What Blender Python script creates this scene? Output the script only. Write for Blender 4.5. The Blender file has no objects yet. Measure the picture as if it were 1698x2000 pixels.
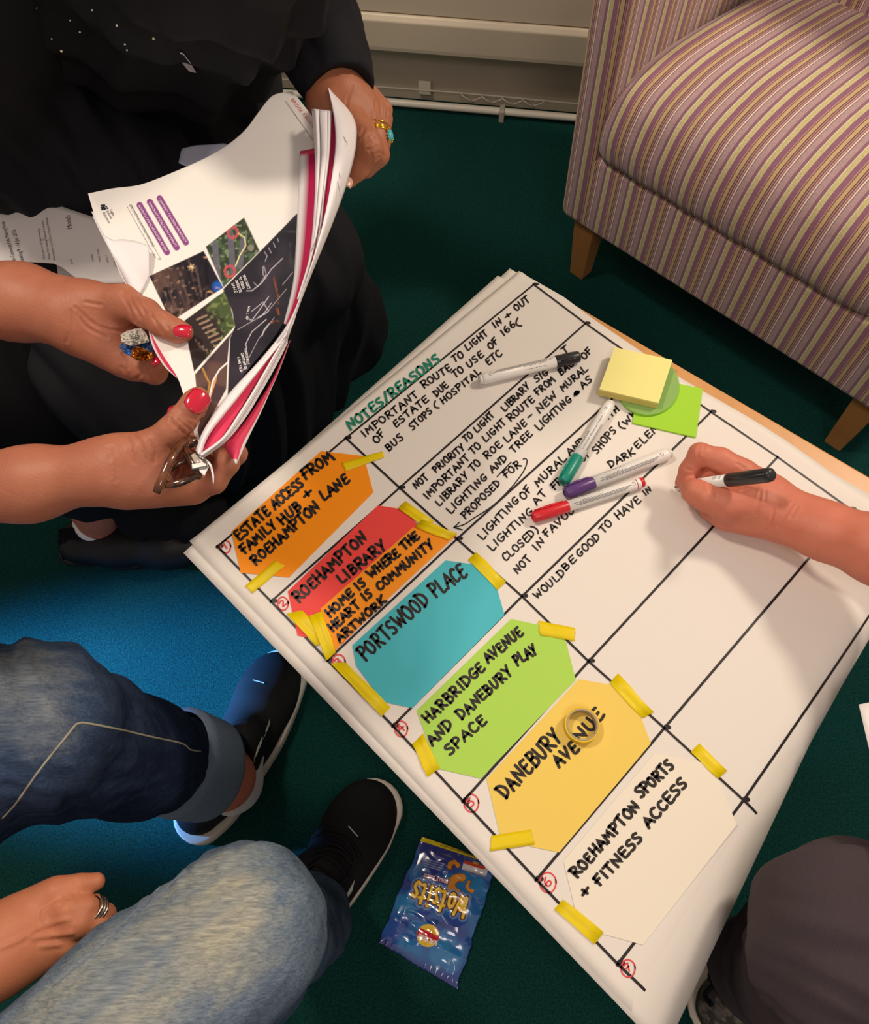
import bpy, math, random
import numpy as np
from mathutils import Vector, Matrix
random.seed(7); np.random.seed(7)
SC = bpy.context.scene
COL = SC.collection

# ------------------------------------------------------------------ camera
CAM_H = 1.30255            # metres above the carpet
FPX = 1560.0               # focal length in pixels of the 1698 x 2000 frame
WM = np.array([[0.9992613630559604, -0.038428222746553144, 0.0],
               [-0.0345390922450361, -0.8981310591207619, 0.4383693097714616],
               [-0.01684575348114442, -0.43804551400397357, -0.8987949422702386]])
# columns of WM^T : camera axes ; world = WM @ cam  (cam: x right, y down, z forward)
cam_d = bpy.data.cameras.new('camera')
cam = bpy.data.objects.new('camera', cam_d); COL.objects.link(cam)
r_, d_, f_ = WM[:, 0], WM[:, 1], WM[:, 2]
cam.matrix_world = Matrix(((r_[0], -d_[0], -f_[0], 0), (r_[1], -d_[1], -f_[1], 0),
                           (r_[2], -d_[2], -f_[2], CAM_H), (0, 0, 0, 1)))
cam_d.sensor_fit = 'HORIZONTAL'; cam_d.sensor_width = 36; cam_d.lens = 36*FPX/1698
cam_d.clip_start = 0.02
SC.camera = cam

# ------------------------------------------------------------------ light
w = bpy.data.worlds.new('world'); SC.world = w; w.use_nodes = True
w.node_tree.nodes['Background'].inputs[0].default_value = (1.0, 0.86, 0.74, 1)
w.node_tree.nodes['Background'].inputs[1].default_value = 0.30

def lamp(name, loc, aim, power, size, color, kind='AREA', **kw):
    l = bpy.data.lights.new(name, kind); l.energy = power; l.color = color
    if kind == 'AREA': l.shape = 'DISK'; l.size = size
    else: l.shadow_soft_size = size
    for k, v in kw.items(): setattr(l, k, v)
    o = bpy.data.objects.new(name, l); COL.objects.link(o); o.location = loc
    o.rotation_euler = (Vector(aim)-Vector(loc)).to_track_quat('-Z', 'Y').to_euler()
    return o
lamp('ceiling_lamp_right', (1.5, 1.15, 2.15), (0.1, 0.4, 0.4), 22, 0.30, (1, 0.86, 0.71))
lamp('ceiling_lamp_left', (-0.75, 0.75, 2.35), (0.0, 0.4, 0.3), 15, 0.24, (1, 0.86, 0.72))
lamp('ceiling_lamp_back', (0.25, -0.9, 2.5), (0.3, 0.3, 0.4), 8, 0.6, (1, 0.82, 0.78))
lamp('daylight_side', (-1.75, 0.36, 0.46), (-0.50, 0.30, 0.0), 850, 0.08, (0.08, 0.36, 1.0), 'SPOT', spot_size=0.32, spot_blend=0.75)

SC.view_settings.view_transform = 'Standard'; SC.view_settings.look = 'None'
SC.view_settings.exposure = 0.10; SC.view_settings.gamma = 1.0
SC.view_settings.use_curve_mapping = False

# ------------------------------------------------------------------ helpers
TZ = 0.45
def P(x, y, z=TZ):
    """world point at height z that the photograph shows at pixel x, y"""
    d = WM @ np.array([(x-849)/FPX, (y-1000)/FPX, 1.0]); s = (z-CAM_H)/d[2]
    p = d*s; p[2] = z; return p
def depth_scale(x, y, z):
    d = WM @ np.array([(x-849)/FPX, (y-1000)/FPX, 1.0]); return FPX/((z-CAM_H)/d[2])   # px per metre
def srgb(h):
    if isinstance(h, str):
        h = h.lstrip('#'); c = [int(h[i:i+2], 16)/255 for i in (0, 2, 4)]
    else: c = list(h)
    return [v/12.92 if v <= 0.04045 else ((v+0.055)/1.055)**2.4 for v in c]

def tag(o, label=None, cat=None, group=None, kind=None):
    if label: o['label'] = label
    if cat: o['category'] = cat
    if group: o['group'] = group
    if kind: o['kind'] = kind
    return o
def empty(name, loc, label, cat, group=None):
    o = bpy.data.objects.new(name, None); COL.objects.link(o); o.location = Vector(loc)
    o.empty_display_size = 0.05
    tag(o, label, cat, group); bpy.context.view_layer.update(); return o
def link(name, me, m=None, parent=None, smooth=True):
    o = bpy.data.objects.new(name, me); COL.objects.link(o)
    if m is not None and not me.materials:
        for mm in (m if isinstance(m, (list, tuple)) else [m]): me.materials.append(mm)
    if parent is not None:
        o.parent = parent
        o.matrix_parent_inverse = Matrix.Translation(-parent.location) if parent.type == 'EMPTY' else Matrix.Identity(4)
    if smooth and me.polygons: me.polygons.foreach_set('use_smooth', [True]*len(me.polygons))
    return o
def mesh(name, v, f, m=None, parent=None, smooth=False, cols=None, uv=None):
    me = bpy.data.meshes.new(name)
    me.from_pydata([tuple(map(float, p)) for p in v], [], [tuple(map(int, q)) for q in f]); me.update()
    if cols is not None:
        a = me.color_attributes.new('Col', 'FLOAT_COLOR', 'POINT')
        c = np.ones((len(v), 4), np.float32); c[:, :3] = cols; a.data.foreach_set('color', c.ravel())
    if uv is not None:
        l = me.uv_layers.new(name='UVMap'); idx = np.zeros(len(me.loops), np.int32)
        me.loops.foreach_get('vertex_index', idx); l.data.foreach_set('uv', np.asarray(uv, np.float32)[idx].ravel())
    return link(name, me, m, parent, smooth)
def bevel(o, wd, seg=2):
    b = o.modifiers.new('bevel', 'BEVEL'); b.width = wd; b.segments = seg; b.limit_method = 'ANGLE'; return o
def solid(o, t, off=-1):
    s = o.modifiers.new('thickness', 'SOLIDIFY'); s.thickness = t; s.offset = off; return o

# materials -------------------------------------------------------------
def mat(name, col, rough=0.6, spec=0.4, noise=None, bump=None, coord='Object', metal=0, sheen=0, coat=0, sss=0, attr=False):
    """noise=(scale, amount, second colour)  bump=(scale, strength, distance)"""
    m = bpy.data.materials.new(name); m.use_nodes = True; nt = m.node_tree; N = nt.nodes; L = nt.links
    b = N['Principled BSDF']; b.inputs['Roughness'].default_value = rough
    b.inputs['Specular IOR Level'].default_value = spec; b.inputs['Metallic'].default_value = metal
    if sheen: b.inputs['Sheen Weight'].default_value = sheen
    if coat: b.inputs['Coat Weight'].default_value = coat; b.inputs['Coat Roughness'].default_value = 0.12
    if sss: b.inputs['Subsurface Weight'].default_value = sss; b.inputs['Subsurface Radius'].default_value = (0.012, 0.004, 0.002); b.inputs['Subsurface Scale'].default_value = 0.6
    tc = N.new('ShaderNodeTexCoord'); c = (*srgb(col), 1)
    b.inputs['Base Color'].default_value = c
    if attr:
        a = N.new('ShaderNodeVertexColor'); a.layer_name = 'Col'; L.new(a.outputs[0], b.inputs['Base Color'])
    elif noise:
        n = N.new('ShaderNodeTexNoise'); n.inputs['Scale'].default_value = noise[0]; n.inputs['Detail'].default_value = 6
        n.inputs['Roughness'].default_value = 0.65
        L.new(tc.outputs[coord], n.inputs['Vector'])
        r = N.new('ShaderNodeValToRGB'); r.color_ramp.elements[0].position = 0.5-noise[1]/2; r.color_ramp.elements[1].position = 0.5+noise[1]/2
        r.color_ramp.elements[0].color = c; r.color_ramp.elements[1].color = (*srgb(noise[2]), 1)
        L.new(n.outputs['Fac'], r.inputs[0]); L.new(r.outputs[0], b.inputs['Base Color'])
    if bump:
        n = N.new('ShaderNodeTexNoise'); n.inputs['Scale'].default_value = bump[0]; n.inputs['Detail'].default_value = 4
        L.new(tc.outputs[coord], n.inputs['Vector'])
        bp = N.new('ShaderNodeBump'); bp.inputs['Strength'].default_value = bump[1]; bp.inputs['Distance'].default_value = bump[2]
        L.new(n.outputs['Fac'], bp.inputs['Height']); L.new(bp.outputs[0], b.inputs['Normal'])
    return m

# signed-distance modelling ----------------------------------------------
def surface_nets(F, org, h):
    ins = F < 0; nx, ny, nz = F.shape; cd = (nx-1, ny-1, nz-1); ncell = cd[0]*cd[1]*cd[2]
    acc = np.zeros((3, ncell)); cnt = np.zeros(ncell); E = []
    for ax in range(3):
        sl0 = [slice(None)]*3; sl1 = [slice(None)]*3; sl0[ax] = slice(0, -1); sl1[ax] = slice(1, None)
        i = np.argwhere(ins[tuple(sl0)] != ins[tuple(sl1)])
        j = i.copy(); j[:, ax] += 1
        a = F[i[:, 0], i[:, 1], i[:, 2]]; b = F[j[:, 0], j[:, 1], j[:, 2]]
        t = a/(a-b); pos = i.astype(float); pos[:, ax] += t
        o1, o2 = (ax+1) % 3, (ax+2) % 3
        ok = (i[:, o1] > 0) & (i[:, o2] > 0) & (i[:, o1] < F.shape[o1]-1) & (i[:, o2] < F.shape[o2]-1)
        i = i[ok]; pos = pos[ok]; a = a[ok]; ids = []
        for d1, d2 in ((0, 0), (-1, 0), (-1, -1), (0, -1)):
            c = i.copy(); c[:, o1] += d1; c[:, o2] += d2
            q = (c[:, 0]*cd[1]+c[:, 1])*cd[2]+c[:, 2]; ids.append(q)
            for k in range(3): acc[k] += np.bincount(q, pos[:, k], ncell)
            cnt += np.bincount(q, minlength=ncell)
        q = np.stack(ids, 1); q[a > 0] = q[a > 0][:, ::-1]; E.append(q)
    used = cnt > 0; idx = np.cumsum(used)-1
    V = (acc[:, used]/cnt[used]).T*h+org
    Q = idx[np.concatenate(E)]
    return V, Q
class Sdf:
    def __init__(s, h=0.002, k=0.006): s.h = h; s.k = k; s.pr = []
    def cone(s, p1, r1, p2, r2, k=None, flat=None, sub=False):
        """flat=(direction, factor): squash the cross-section along direction"""
        s.pr.append((np.array(p1, float), r1, np.array(p2, float), r2, s.k if k is None else k, flat, sub)); return s
    def chain(s, pts, k=None, flat=None):
        for (a, ra), (b, rb) in zip(pts[:-1], pts[1:]): s.cone(a, ra, b, rb, k, flat)
        return s
    def ball(s, p, r, k=None, flat=None): return s.cone(p, r, np.array(p)+1e-5, r, k, flat)
    def groove(s, p1, p2, r, k=0.002): return s.cone(p1, r, p2, r, k, None, True)
    def build(s, smooth=2):
        lo = np.min([np.minimum(p[0]-p[1], p[2]-p[3]) for p in s.pr if not p[6]], 0)-4*s.h-.002
        hi = np.max([np.maximum(p[0]+p[1], p[2]+p[3]) for p in s.pr if not p[6]], 0)+4*s.h+.002
        n = np.ceil((hi-lo)/s.h).astype(int)+1; F = np.full(n, 0.05, np.float32)
        ax = [lo[i]+np.arange(n[i])*s.h for i in range(3)]
        for p1, r1, p2, r2, k, flat, sub in s.pr:
            m = k*1.2+3*s.h
            a = np.minimum(p1-r1, p2-r2)-m; b = np.maximum(p1+r1, p2+r2)+m
            i0 = np.clip(np.floor((a-lo)/s.h).astype(int), 0, n); i1 = np.clip(np.ceil((b-lo)/s.h).astype(int)+1, 0, n)
            if np.any(i1 <= i0): continue
            X, Y, Z = np.meshgrid(*[ax[i][i0[i]:i1[i]].astype(np.float32) for i in range(3)], indexing='ij')
            dx, dy, dz = X-p1[0], Y-p1[1], Z-p1[2]; bb = p2-p1
            if flat:
                nn = np.array(flat[0], float); nn /= np.linalg.norm(nn); g = (1/flat[1]-1)
                q = (dx*nn[0]+dy*nn[1]+dz*nn[2])*g; dx = dx+q*nn[0]; dy = dy+q*nn[1]; dz = dz+q*nn[2]
                bb = bb+nn*(bb@nn)*g
            L2 = bb@bb+1e-12; t = np.clip((dx*bb[0]+dy*bb[1]+dz*bb[2])/L2, 0, 1)
            d = np.sqrt((dx-t*bb[0])**2+(dy-t*bb[1])**2+(dz-t*bb[2])**2)-(r1+(r2-r1)*t)
            if flat: d = d*(0.5+0.5*flat[1])
            S = F[i0[0]:i1[0], i0[1]:i1[1], i0[2]:i1[2]]
            if sub:
                d = -d; hh = np.clip(0.5-0.5*(S-d)/k, 0, 1); S[...] = S+(d-S)*hh+k*hh*(1-hh)
            elif k > 0:
                hh = np.clip(0.5+0.5*(S-d)/k, 0, 1); S[...] = S+(d-S)*hh-k*hh*(1-hh)
            else: S[...] = np.minimum(S, d)
        V, Q = surface_nets(F, lo, s.h)
        for _ in range(smooth):                      # Laplacian smoothing
            acc = np.zeros_like(V); c = np.zeros(len(V))
            for a, b in ((0, 1), (1, 2), (2, 3), (3, 0)):
                for i, j in ((a, b), (b, a)):
                    for k in range(3): acc[:, k] += np.bincount(Q[:, i], V[Q[:, j], k], len(V))
                    c += np.bincount(Q[:, i], minlength=len(V))
            V = V*0.4+0.6*acc/c[:, None]
        return V, Q
def normals(V, Q):
    n = np.cross(V[Q[:, 2]]-V[Q[:, 0]], V[Q[:, 3]]-V[Q[:, 1]]); N = np.zeros_like(V)
    for i in range(4):
        for k in range(3): N[:, k] += np.bincount(Q[:, i], n[:, k], len(V))
    return N/(np.linalg.norm(N, axis=1)[:, None]+1e-12)
def fastmesh(name, V, Q, m, parent=None, cols=None):
    me = bpy.data.meshes.new(name); nq = len(Q)
    me.vertices.add(len(V)); me.vertices.foreach_set('co', V.astype(np.float32).ravel())
    me.loops.add(nq*4); me.loops.foreach_set('vertex_index', Q.astype(np.int32).ravel())
    me.polygons.add(nq); me.polygons.foreach_set('loop_start', np.arange(0, nq*4, 4, dtype=np.int32))
    me.update(calc_edges=True); me.validate()
    if cols is not None:
        a = me.color_attributes.new('Col', 'FLOAT_COLOR', 'POINT')
        c = np.ones((len(V), 4), np.float32); c[:, :3] = cols; a.data.foreach_set('color', c.ravel())
    return link(name, me, m, parent, True)
def vnoise(p, scale, seed=0):
    """smooth value noise at points p (n,3), about -1..1"""
    q = p*scale+seed*17.3; i = np.floor(q).astype(np.int64); f = q-i; f = f*f*(3-2*f); out = 0
    for dx in (0, 1):
        for dy in (0, 1):
            for dz in (0, 1):
                hsh = ((i[:, 0]+dx)*73856093 ^ (i[:, 1]+dy)*19349663 ^ (i[:, 2]+dz)*83492791) & 0xffffff
                v = ((hsh*1103515245+12345) & 0xffffff)/0xffffff*2-1
                out = out+v*(f[:, 0] if dx else 1-f[:, 0])*(f[:, 1] if dy else 1-f[:, 1])*(f[:, 2] if dz else 1-f[:, 2])
    return out
def grid_faces(nu, nv):
    i, j = np.meshgrid(np.arange(nu-1), np.arange(nv-1), indexing='ij'); a = (i*nv+j).ravel()
    return np.stack([a, a+nv, a+nv+1, a+1], 1)
def resample(poly, n, smooth=True):
    """n points along a polyline of any dimension, Catmull-Rom smoothed"""
    q = np.array(poly, float)
    if smooth and len(q) > 2:
        e = np.vstack([2*q[0]-q[1], q, 2*q[-1]-q[-2]]); out = []
        for i in range(1, len(e)-2):
            t = np.linspace(0, 1, 12, endpoint=False)[:, None]; a, b, c, d = e[i-1], e[i], e[i+1], e[i+2]
            out.append(0.5*(2*b+(c-a)*t+(2*a-5*b+4*c-d)*t**2+(3*b-a-3*c+d)*t**3))
        q = np.vstack(out+[e[-2:-1]])
    s = np.r_[0, np.cumsum(np.linalg.norm(np.diff(q, axis=0), axis=1))]
    t = np.linspace(0, s[-1], n)
    return np.stack([np.interp(t, s, q[:, k]) for k in range(q.shape[1])], 1)
def box(name, c, sx, sy, sz, m, parent=None, ax=(1, 0), bev=0):
    """c = centre, sx along ax, sy across, sz up"""
    a = np.array([ax[0], ax[1], 0.]); a /= np.linalg.norm(a); b = np.array([-a[1], a[0], 0]); z = np.array([0, 0, 1.]); c = np.array(c, float)
    v = [c+a*sx/2*i+b*sy/2*j+z*sz/2*k for k in (-1, 1) for i, j in ((-1, -1), (1, -1), (1, 1), (-1, 1))]
    f = [(3, 2, 1, 0), (4, 5, 6, 7), (0, 1, 5, 4), (1, 2, 6, 5), (2, 3, 7, 6), (3, 0, 4, 7)]
    o = mesh(name, v, f, m, parent)
    if bev: bevel(o, bev)
    return o
def tube(name, pts, r, m, parent=None, seg=12, close=True, smooth=True):
    """swept round tube; r number or list"""
    pts = np.array(pts, float); n = len(pts); rr = np.full(n, r) if np.isscalar(r) else np.array(r)
    T = np.gradient(pts, axis=0); T /= np.linalg.norm(T, axis=1)[:, None]
    up = np.array([0, 0, 1.]) if abs(T[0][2]) < .9 else np.array([1., 0, 0]); v = []
    a = np.cross(T[0], up); a /= np.linalg.norm(a)
    for i in range(n):
        a = a-T[i]*(a@T[i]); a /= np.linalg.norm(a); b = np.cross(T[i], a)
        for k in range(seg):
            an = 2*math.pi*k/seg; v.append(pts[i]+rr[i]*(math.cos(an)*a+math.sin(an)*b))
    f = [(i*seg+k, i*seg+(k+1) % seg, (i+1)*seg+(k+1) % seg, (i+1)*seg+k) for i in range(n-1) for k in range(seg)]
    if close: f += [tuple(range(seg))[::-1], tuple(range((n-1)*seg, n*seg))]
    return mesh(name, v, f, m, parent, smooth)

# handwriting -------------------------------------------------------------
GL = {
'A': (7, '0,0 3.6,10 7,0|1.4,3.6 6,3.8'), 'B': (6.5, '1,0 1,10|~1,10 4.6,9.6 5.4,7.6 3.8,5.6 1,5.2|~1,5.2 4.8,5 6.2,2.8 4.6,.4 .8,0'),
'C': (6.5, '~6.4,8.6 4,10 1.6,8 .6,4.6 1.8,1 4.4,.1 6.6,1.6'), 'D': (7, '1,0 1,10|~.2,10 4,9.4 6.6,6 5.4,2 .4,0'),
'E': (6, '~6,9.4 3,9.8 1.2,9.2 1,5 1,.6 3,0 6,.7|1,5 5,5.4'), 'F': (6, '1.4,0 1.4,9.6|.4,9.6 6.2,10|0,5 5,5.4'),
'G': (7, '~6.4,9 4,10 1.4,8 .5,4.6 1.8,1 4,.3 6,1.6 6.6,4.2|3.8,4.2 7.2,4.4'), 'H': (7, '1,0 1,10|6.4,0 6.2,10|1,5 6.3,5.2'),
'I': (3, '1.5,0 1.5,10'), 'J': (5, '~4,10 4,3 2.6,0 .4,1.4'), 'K': (6.5, '1,0 1,10|6,10 1.2,4.6 6.4,0'),
'L': (6, '~1.2,10 1,3 1.2,.4 3,0 6,.5'), 'M': (8.5, '.4,0 1.6,10 4.2,3.4 7,10 8.2,0'), 'N': (7.5, '.6,0 1,10 6.4,.4 7,10.4'),
'O': (7, '~3.6,10 1,8 .4,4.6 1.8,.8 4,.1 6.2,2 6.6,5.6 5.4,9 3.4,10'), 'P': (6.3, '1,0 1,10|~0,9.8 4,10 6,8 5,5.4 1,4.6'),
'R': (6.8, '1,0 1,10|~0,9.8 4,10 5.8,8 4.8,5.6 1,5|2,5 6.8,0'), 'S': (6, '~5.8,9.2 3.6,10 1.2,8.6 1.6,6.4 4.4,4.6 5.4,2.4 3.6,.2 .4,.8'),
'T': (6.5, '3.2,0 3.2,9.8|0,9.7 6.6,10.2'), 'U': (7, '~.8,10 .6,3 2.6,0 5.2,1.4 6.2,5 6.2,10'), 'V': (7, '.4,10 3.2,0 6.8,10'),
'W': (9, '.2,10 2,0 4.4,7 6.4,0 9,10'), 'Y': (6.5, '.4,10 3.2,4.8|6.4,10.4 3.2,4.8 2.2,0'), 'X': (6, '0,0 6,10|0,10 6,0'), 'Z': (6, '0,10 6,10 0,0 6,0'),
'+': (6, '3,1.5 3,8.5|0,5 6,5'), '-': (6, '.6,5 5.4,5.2'), '/': (5, '0,-1.5 4.8,11'), '(': (4, '~3.6,12 1,8 .6,3 2.4,-1.5'), ')': (4, '~.4,12 3,8 3.4,3 1.4,-1.5'),
'1': (3, '1.5,0 1.7,10'), '2': (6, '~.6,8 3,10 5.4,7.8 3.6,4 .6,0 3,.4 6,0'), '3': (6, '~.8,9 3.4,10 5,7.6 2.6,5.4 5.4,3.4 4,.4 .6,.8'),
'4': (6, '4,10 .4,4.4 6,4.6|4.2,7 4,0'), '5': (6, '5.6,10 1.6,9.8 1.2,6|~1.2,6 4,6.2 5.2,3.4 3.4,.4 .6,.8'), '6': (6, '~4.4,10 1.6,7 .8,3 2.6,.2 5,1.8 4.6,4.8 2.4,5 1,3'),
'7': (6, '.6,9.8 6,10 2.4,0|1.4,5 5,5.2'), '*': (6, '0,2 5,8 1,7 6,3 2,1 4,9 0,5 6,6 1,3 5,3'),
'o': (6, '~3,7.4 .8,5.6 .6,2.4 3,0 5.2,2.2 5,5.6 3,7.4'), 't': (5, '~2.6,10 2.2,3 3,.4 4.8,.8|.2,7 5,7.4'), 's': (5, '~4.8,6.6 2.6,7.6 1,5.8 2.6,4 4.4,2.4 2.6,0 .2,.8'),
'i': (2.6, '1.3,0 1.3,6.6|1.3,9.2 1.3,9.6')}
def strokes(text, p0, p1, h, slant=0.0, jit=0.25, seed=0, ycomp=1.0):
    """strokes of a word in a plane: baseline p0..p1 (2D), letter height h; returns list of (n,2) arrays"""
    rnd = random.Random(hash_(text)+seed); p0 = np.array(p0, float); p1 = np.array(p1, float)
    W_ = [GL[c][0] if c != ' ' else 4 for c in text]; gap = 2.0; tot = sum(W_)+gap*(len(text)-1)
    L = np.linalg.norm(p1-p0); ex = (p1-p0)/L; ey = np.array([-ex[1], ex[0]]); sx = L/tot; sy = h/10; x = 0; out = []
    for c, wd in zip(text, W_):
        if c != ' ':
            jy = rnd.uniform(-1, 1)*jit*1.2; js = 1+rnd.uniform(-1, 1)*0.06; ro = rnd.uniform(-1, 1)*0.06
            for st in GL[c][1].split('|'):
                sm = st[0] == '~'; q = np.array([[float(t) for t in s.split(',')] for s in st.lstrip('~').split()])
                q = q+np.array([[rnd.uniform(-1, 1)*jit, rnd.uniform(-1, 1)*jit] for _ in q])
                q = resample(q, 16 if sm else max(2, 4*(len(q)-1)+1), sm) if sm else np.vstack([resample(q[i:i+2], 4, False)[:-1] for i in range(len(q)-1)]+[q[-1:]])
                q = q*js; qx = q[:, 0]+slant*q[:, 1]+ro*q[:, 1]; qy = q[:, 1]+jy
                out.append(p0+np.outer((x+qx)*sx, ex)+np.outer(qy*sy, ey))
        x += wd+gap
    return out
def hash_(t):
    r = 7
    for ch in t: r = (r*31+ord(ch)) % 100003
    return r
def ribbon(sts, wd, fmap, V, F, off=0.0003):
    """append flat ribbons with round ends; fmap(q (n,2)) -> (n,3)"""
    for q in sts:
        q = np.asarray(q, float); T = np.gradient(q, axis=0) if len(q) > 2 else np.repeat(q[1:]-q[:1], 2, 0)
        T = T/(np.linalg.norm(T, axis=1)[:, None]+1e-12); Nn = np.stack([-T[:, 1], T[:, 0]], 1)
        cap = [q[0]+wd/2*(-T[0]*math.sin(a)+Nn[0]*math.cos(a)) for a in np.linspace(0.4, math.pi-.4, 4)]
        cap2 = [q[-1]+wd/2*(T[-1]*math.sin(a)-Nn[-1]*math.cos(a)) for a in np.linspace(0.4, math.pi-.4, 4)]
        l = q+Nn*wd/2; r = q-Nn*wd/2; n = len(q); b = len(V)
        V.extend(fmap(np.vstack([l, r, cap, cap2])))
        F.extend([(b+i, b+n+i, b+n+i+1, b+i+1) for i in range(n-1)])
        c = b+2*n; F.append((b, c, c+1, c+2, c+3, b+n)); F.append((b+2*n-1, c+4, c+5, c+6, c+7, b+n-1))
def font_mesh(text, fmap, V, F, p0, p1, h):
    """printed lettering from the built-in font, laid from p0 to p1 in the 2D frame of fmap"""
    cu = bpy.data.curves.new('t', 'FONT'); cu.body = text; cu.size = 1; cu.resolution_u = 2
    o = bpy.data.objects.new('t', cu); me = bpy.data.meshes.new_from_object(o)
    co = np.array([v.co[:2] for v in me.vertices])
    p0 = np.array(p0, float); p1 = np.array(p1, float); L = np.linalg.norm(p1-p0); ex = (p1-p0)/L; ey = np.array([-ex[1], ex[0]])
    x0, x1 = co[:, 0].min(), co[:, 0].max(); b = len(V)
    q = p0+np.outer((co[:, 0]-x0)/(x1-x0)*L, ex)+np.outer(co[:, 1]/0.72*h, ey)
    V.extend(fmap(q)); F.extend([tuple(b+i for i in p.vertices) for p in me.polygons])
    bpy.data.objects.remove(o); bpy.data.curves.remove(cu); bpy.data.meshes.remove(me)
CR = {'a': (160, 160, 2.5), '1': (640, 530, 2.83), '2': (880, 620, 3.1444), '3': (780, 860, 2.979), '4': (350, 830, 2.612), '5': (680, 1180, 2.739),
      '6': (950, 1400, 3.087), 'b': (720, 1600, 5.557), 'p': (0, 0, 1)}
def cr(k, x, y): a = CR[k]; return (a[0]+x/a[2], a[1]+y/a[2])

from mathutils.bvhtree import BVHTree
CAMP = np.array([0, 0, CAM_H])
def px_of(V):
    c = (V-CAMP) @ WM; return np.stack([849+FPX*c[:, 0]/c[:, 2], 1000+FPX*c[:, 1]/c[:, 2]], 1)
def caster(V, Q):
    """where the ray through a photograph pixel meets a finished surface: (point, normal)"""
    t = BVHTree.FromPolygons([tuple(p) for p in V], [tuple(int(i) for i in q) for q in Q])
    def hit(x, y):
        d = WM @ np.array([(x-849)/FPX, (y-1000)/FPX, 1.0]); r = t.ray_cast(Vector(CAMP), Vector(d).normalized())
        if r[0] is None: r = t.find_nearest(Vector(P(x, y, .5)))
        n = np.array(r[1]); n = n if n @ d < 0 else -n
        return np.array(r[0]), n
    return hit
def wrinkle(V, N, lines, depth=.0010, wpx=3.0, raise_=0.0):
    """press skin creases (depth > 0) or raise veins (depth < 0) along lines drawn over the camera side of a surface"""
    uv = px_of(V); tw = CAMP-V; tw /= np.linalg.norm(tw, axis=1)[:, None]; face = np.clip(((N*tw).sum(1)-.05)*4, 0, 1); V = V.copy()
    for ln in lines:
        a = np.array(ln); lo = a.min(0)-wpx*4; hi = a.max(0)+wpx*4; m = np.all((uv > lo) & (uv < hi), 1)
        if not m.any(): continue
        q = resample(a, 14) if len(a) > 2 else a; d = dist_poly(uv[m, 0], uv[m, 1], [tuple(p) for p in q])
        V[m] -= N[m]*(depth*(np.exp(-(d/wpx)**2)-.35*np.exp(-((d-wpx*2)/wpx)**2))*face[m])[:, None]
    return V
def dist_poly(X, Y, pts):
    d = np.full(X.shape, 1e9)
    for (x0, y0), (x1, y1) in zip(pts[:-1], pts[1:]):
        dx, dy = x1-x0, y1-y0; t = np.clip(((X-x0)*dx+(Y-y0)*dy)/(dx*dx+dy*dy+1e-9), 0, 1); d = np.minimum(d, np.hypot(X-x0-t*dx, Y-y0-t*dy))
    return d
# ================================================================== setting
M_carpet = mat('carpet', '#206860', 0.95, 0.1, noise=(330, 0.45, '#0a2e2b'), bump=(800, 1.0, 0.006))
M_wall = mat('painted_wall', '#c9bca6', 0.7, 0.3, bump=(300, 0.15, 0.001))
M_rad = mat('radiator_enamel', '#d8cab2', 0.35, 0.5)
M_pipe = mat('pipe_paint', '#e4dccb', 0.35, 0.5)
M_plastic = mat('grey_plastic', '#b9b0a0', 0.4, 0.5)
fl = mesh('floor', [(-3, -3, 0), (3, -3, 0), (3, 3, 0), (-3, 3, 0)], [(0, 1, 2, 3)], M_carpet); tag(fl, kind='structure', label='dark teal cut pile carpet')
wA = P(760, 205, 0); wB = P(1110, 235, 0); wd = (wB-wA)/np.linalg.norm(wB-wA); wn = np.array([-wd[1], wd[0], 0.])  # into the wall
def on_plane(px, py, q, n):
    d = WM @ np.array([(px-849)/FPX, (py-1000)/FPX, 1.0]); c = np.array([0, 0, CAM_H]); return c+d*((q-c)@n/(d@n))
def wp(s, out, z): return wA+wd*s-wn*out+np.array([0, 0, z])
wv = [wp(-2.2, -.03, 0), wp(2.2, -.03, 0), wp(2.2, -.03, 2.4), wp(-2.2, -.03, 2.4), wp(-2.2, -.13, 0), wp(2.2, -.13, 0), wp(2.2, -.13, 2.4), wp(-2.2, -.13, 2.4)]
wl = mesh('wall_back', wv, [(0, 1, 2, 3), (5, 4, 7, 6), (3, 2, 6, 7), (0, 3, 7, 4), (1, 5, 6, 2)], M_wall); tag(wl, kind='structure')
# convector radiator casing
z_bot = on_plane(900, 112, wp(0, .030, 0), wn)[2]; z_rid = on_plane(900, 50, wp(0, .030, 0), wn)[2]
rad = empty('radiator', wp(0.2, 0, z_bot), 'cream enamelled low radiator casing along the back wall', 'radiator')
def extr(name, prof, s0, s1, m, parent):
    v = [wp(s, o, z) for s in (s0, s1) for o, z in prof]; n = len(prof)
    f = [(i, (i+1) % n, n+(i+1) % n, n+i) for i in range(n)]+[tuple(range(n))[::-1], tuple(range(n, 2*n))]
    return mesh(name, v, f, m, parent)
bevel(extr('lower_panel', [(-.02, z_bot), (.030, z_bot), (.031, z_bot+.01), (.030, z_rid-.004), (.022, z_rid+.006), (-.02, z_rid+.006)], -1.6, 1.5, M_rad, rad), .002)
bevel(extr('upper_panel', [(-.02, z_rid+.008), (.018, z_rid+.008), (.018, z_rid+.5), (-.02, z_rid+.5)], -1.6, 1.5, M_rad, rad), .002)
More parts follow.
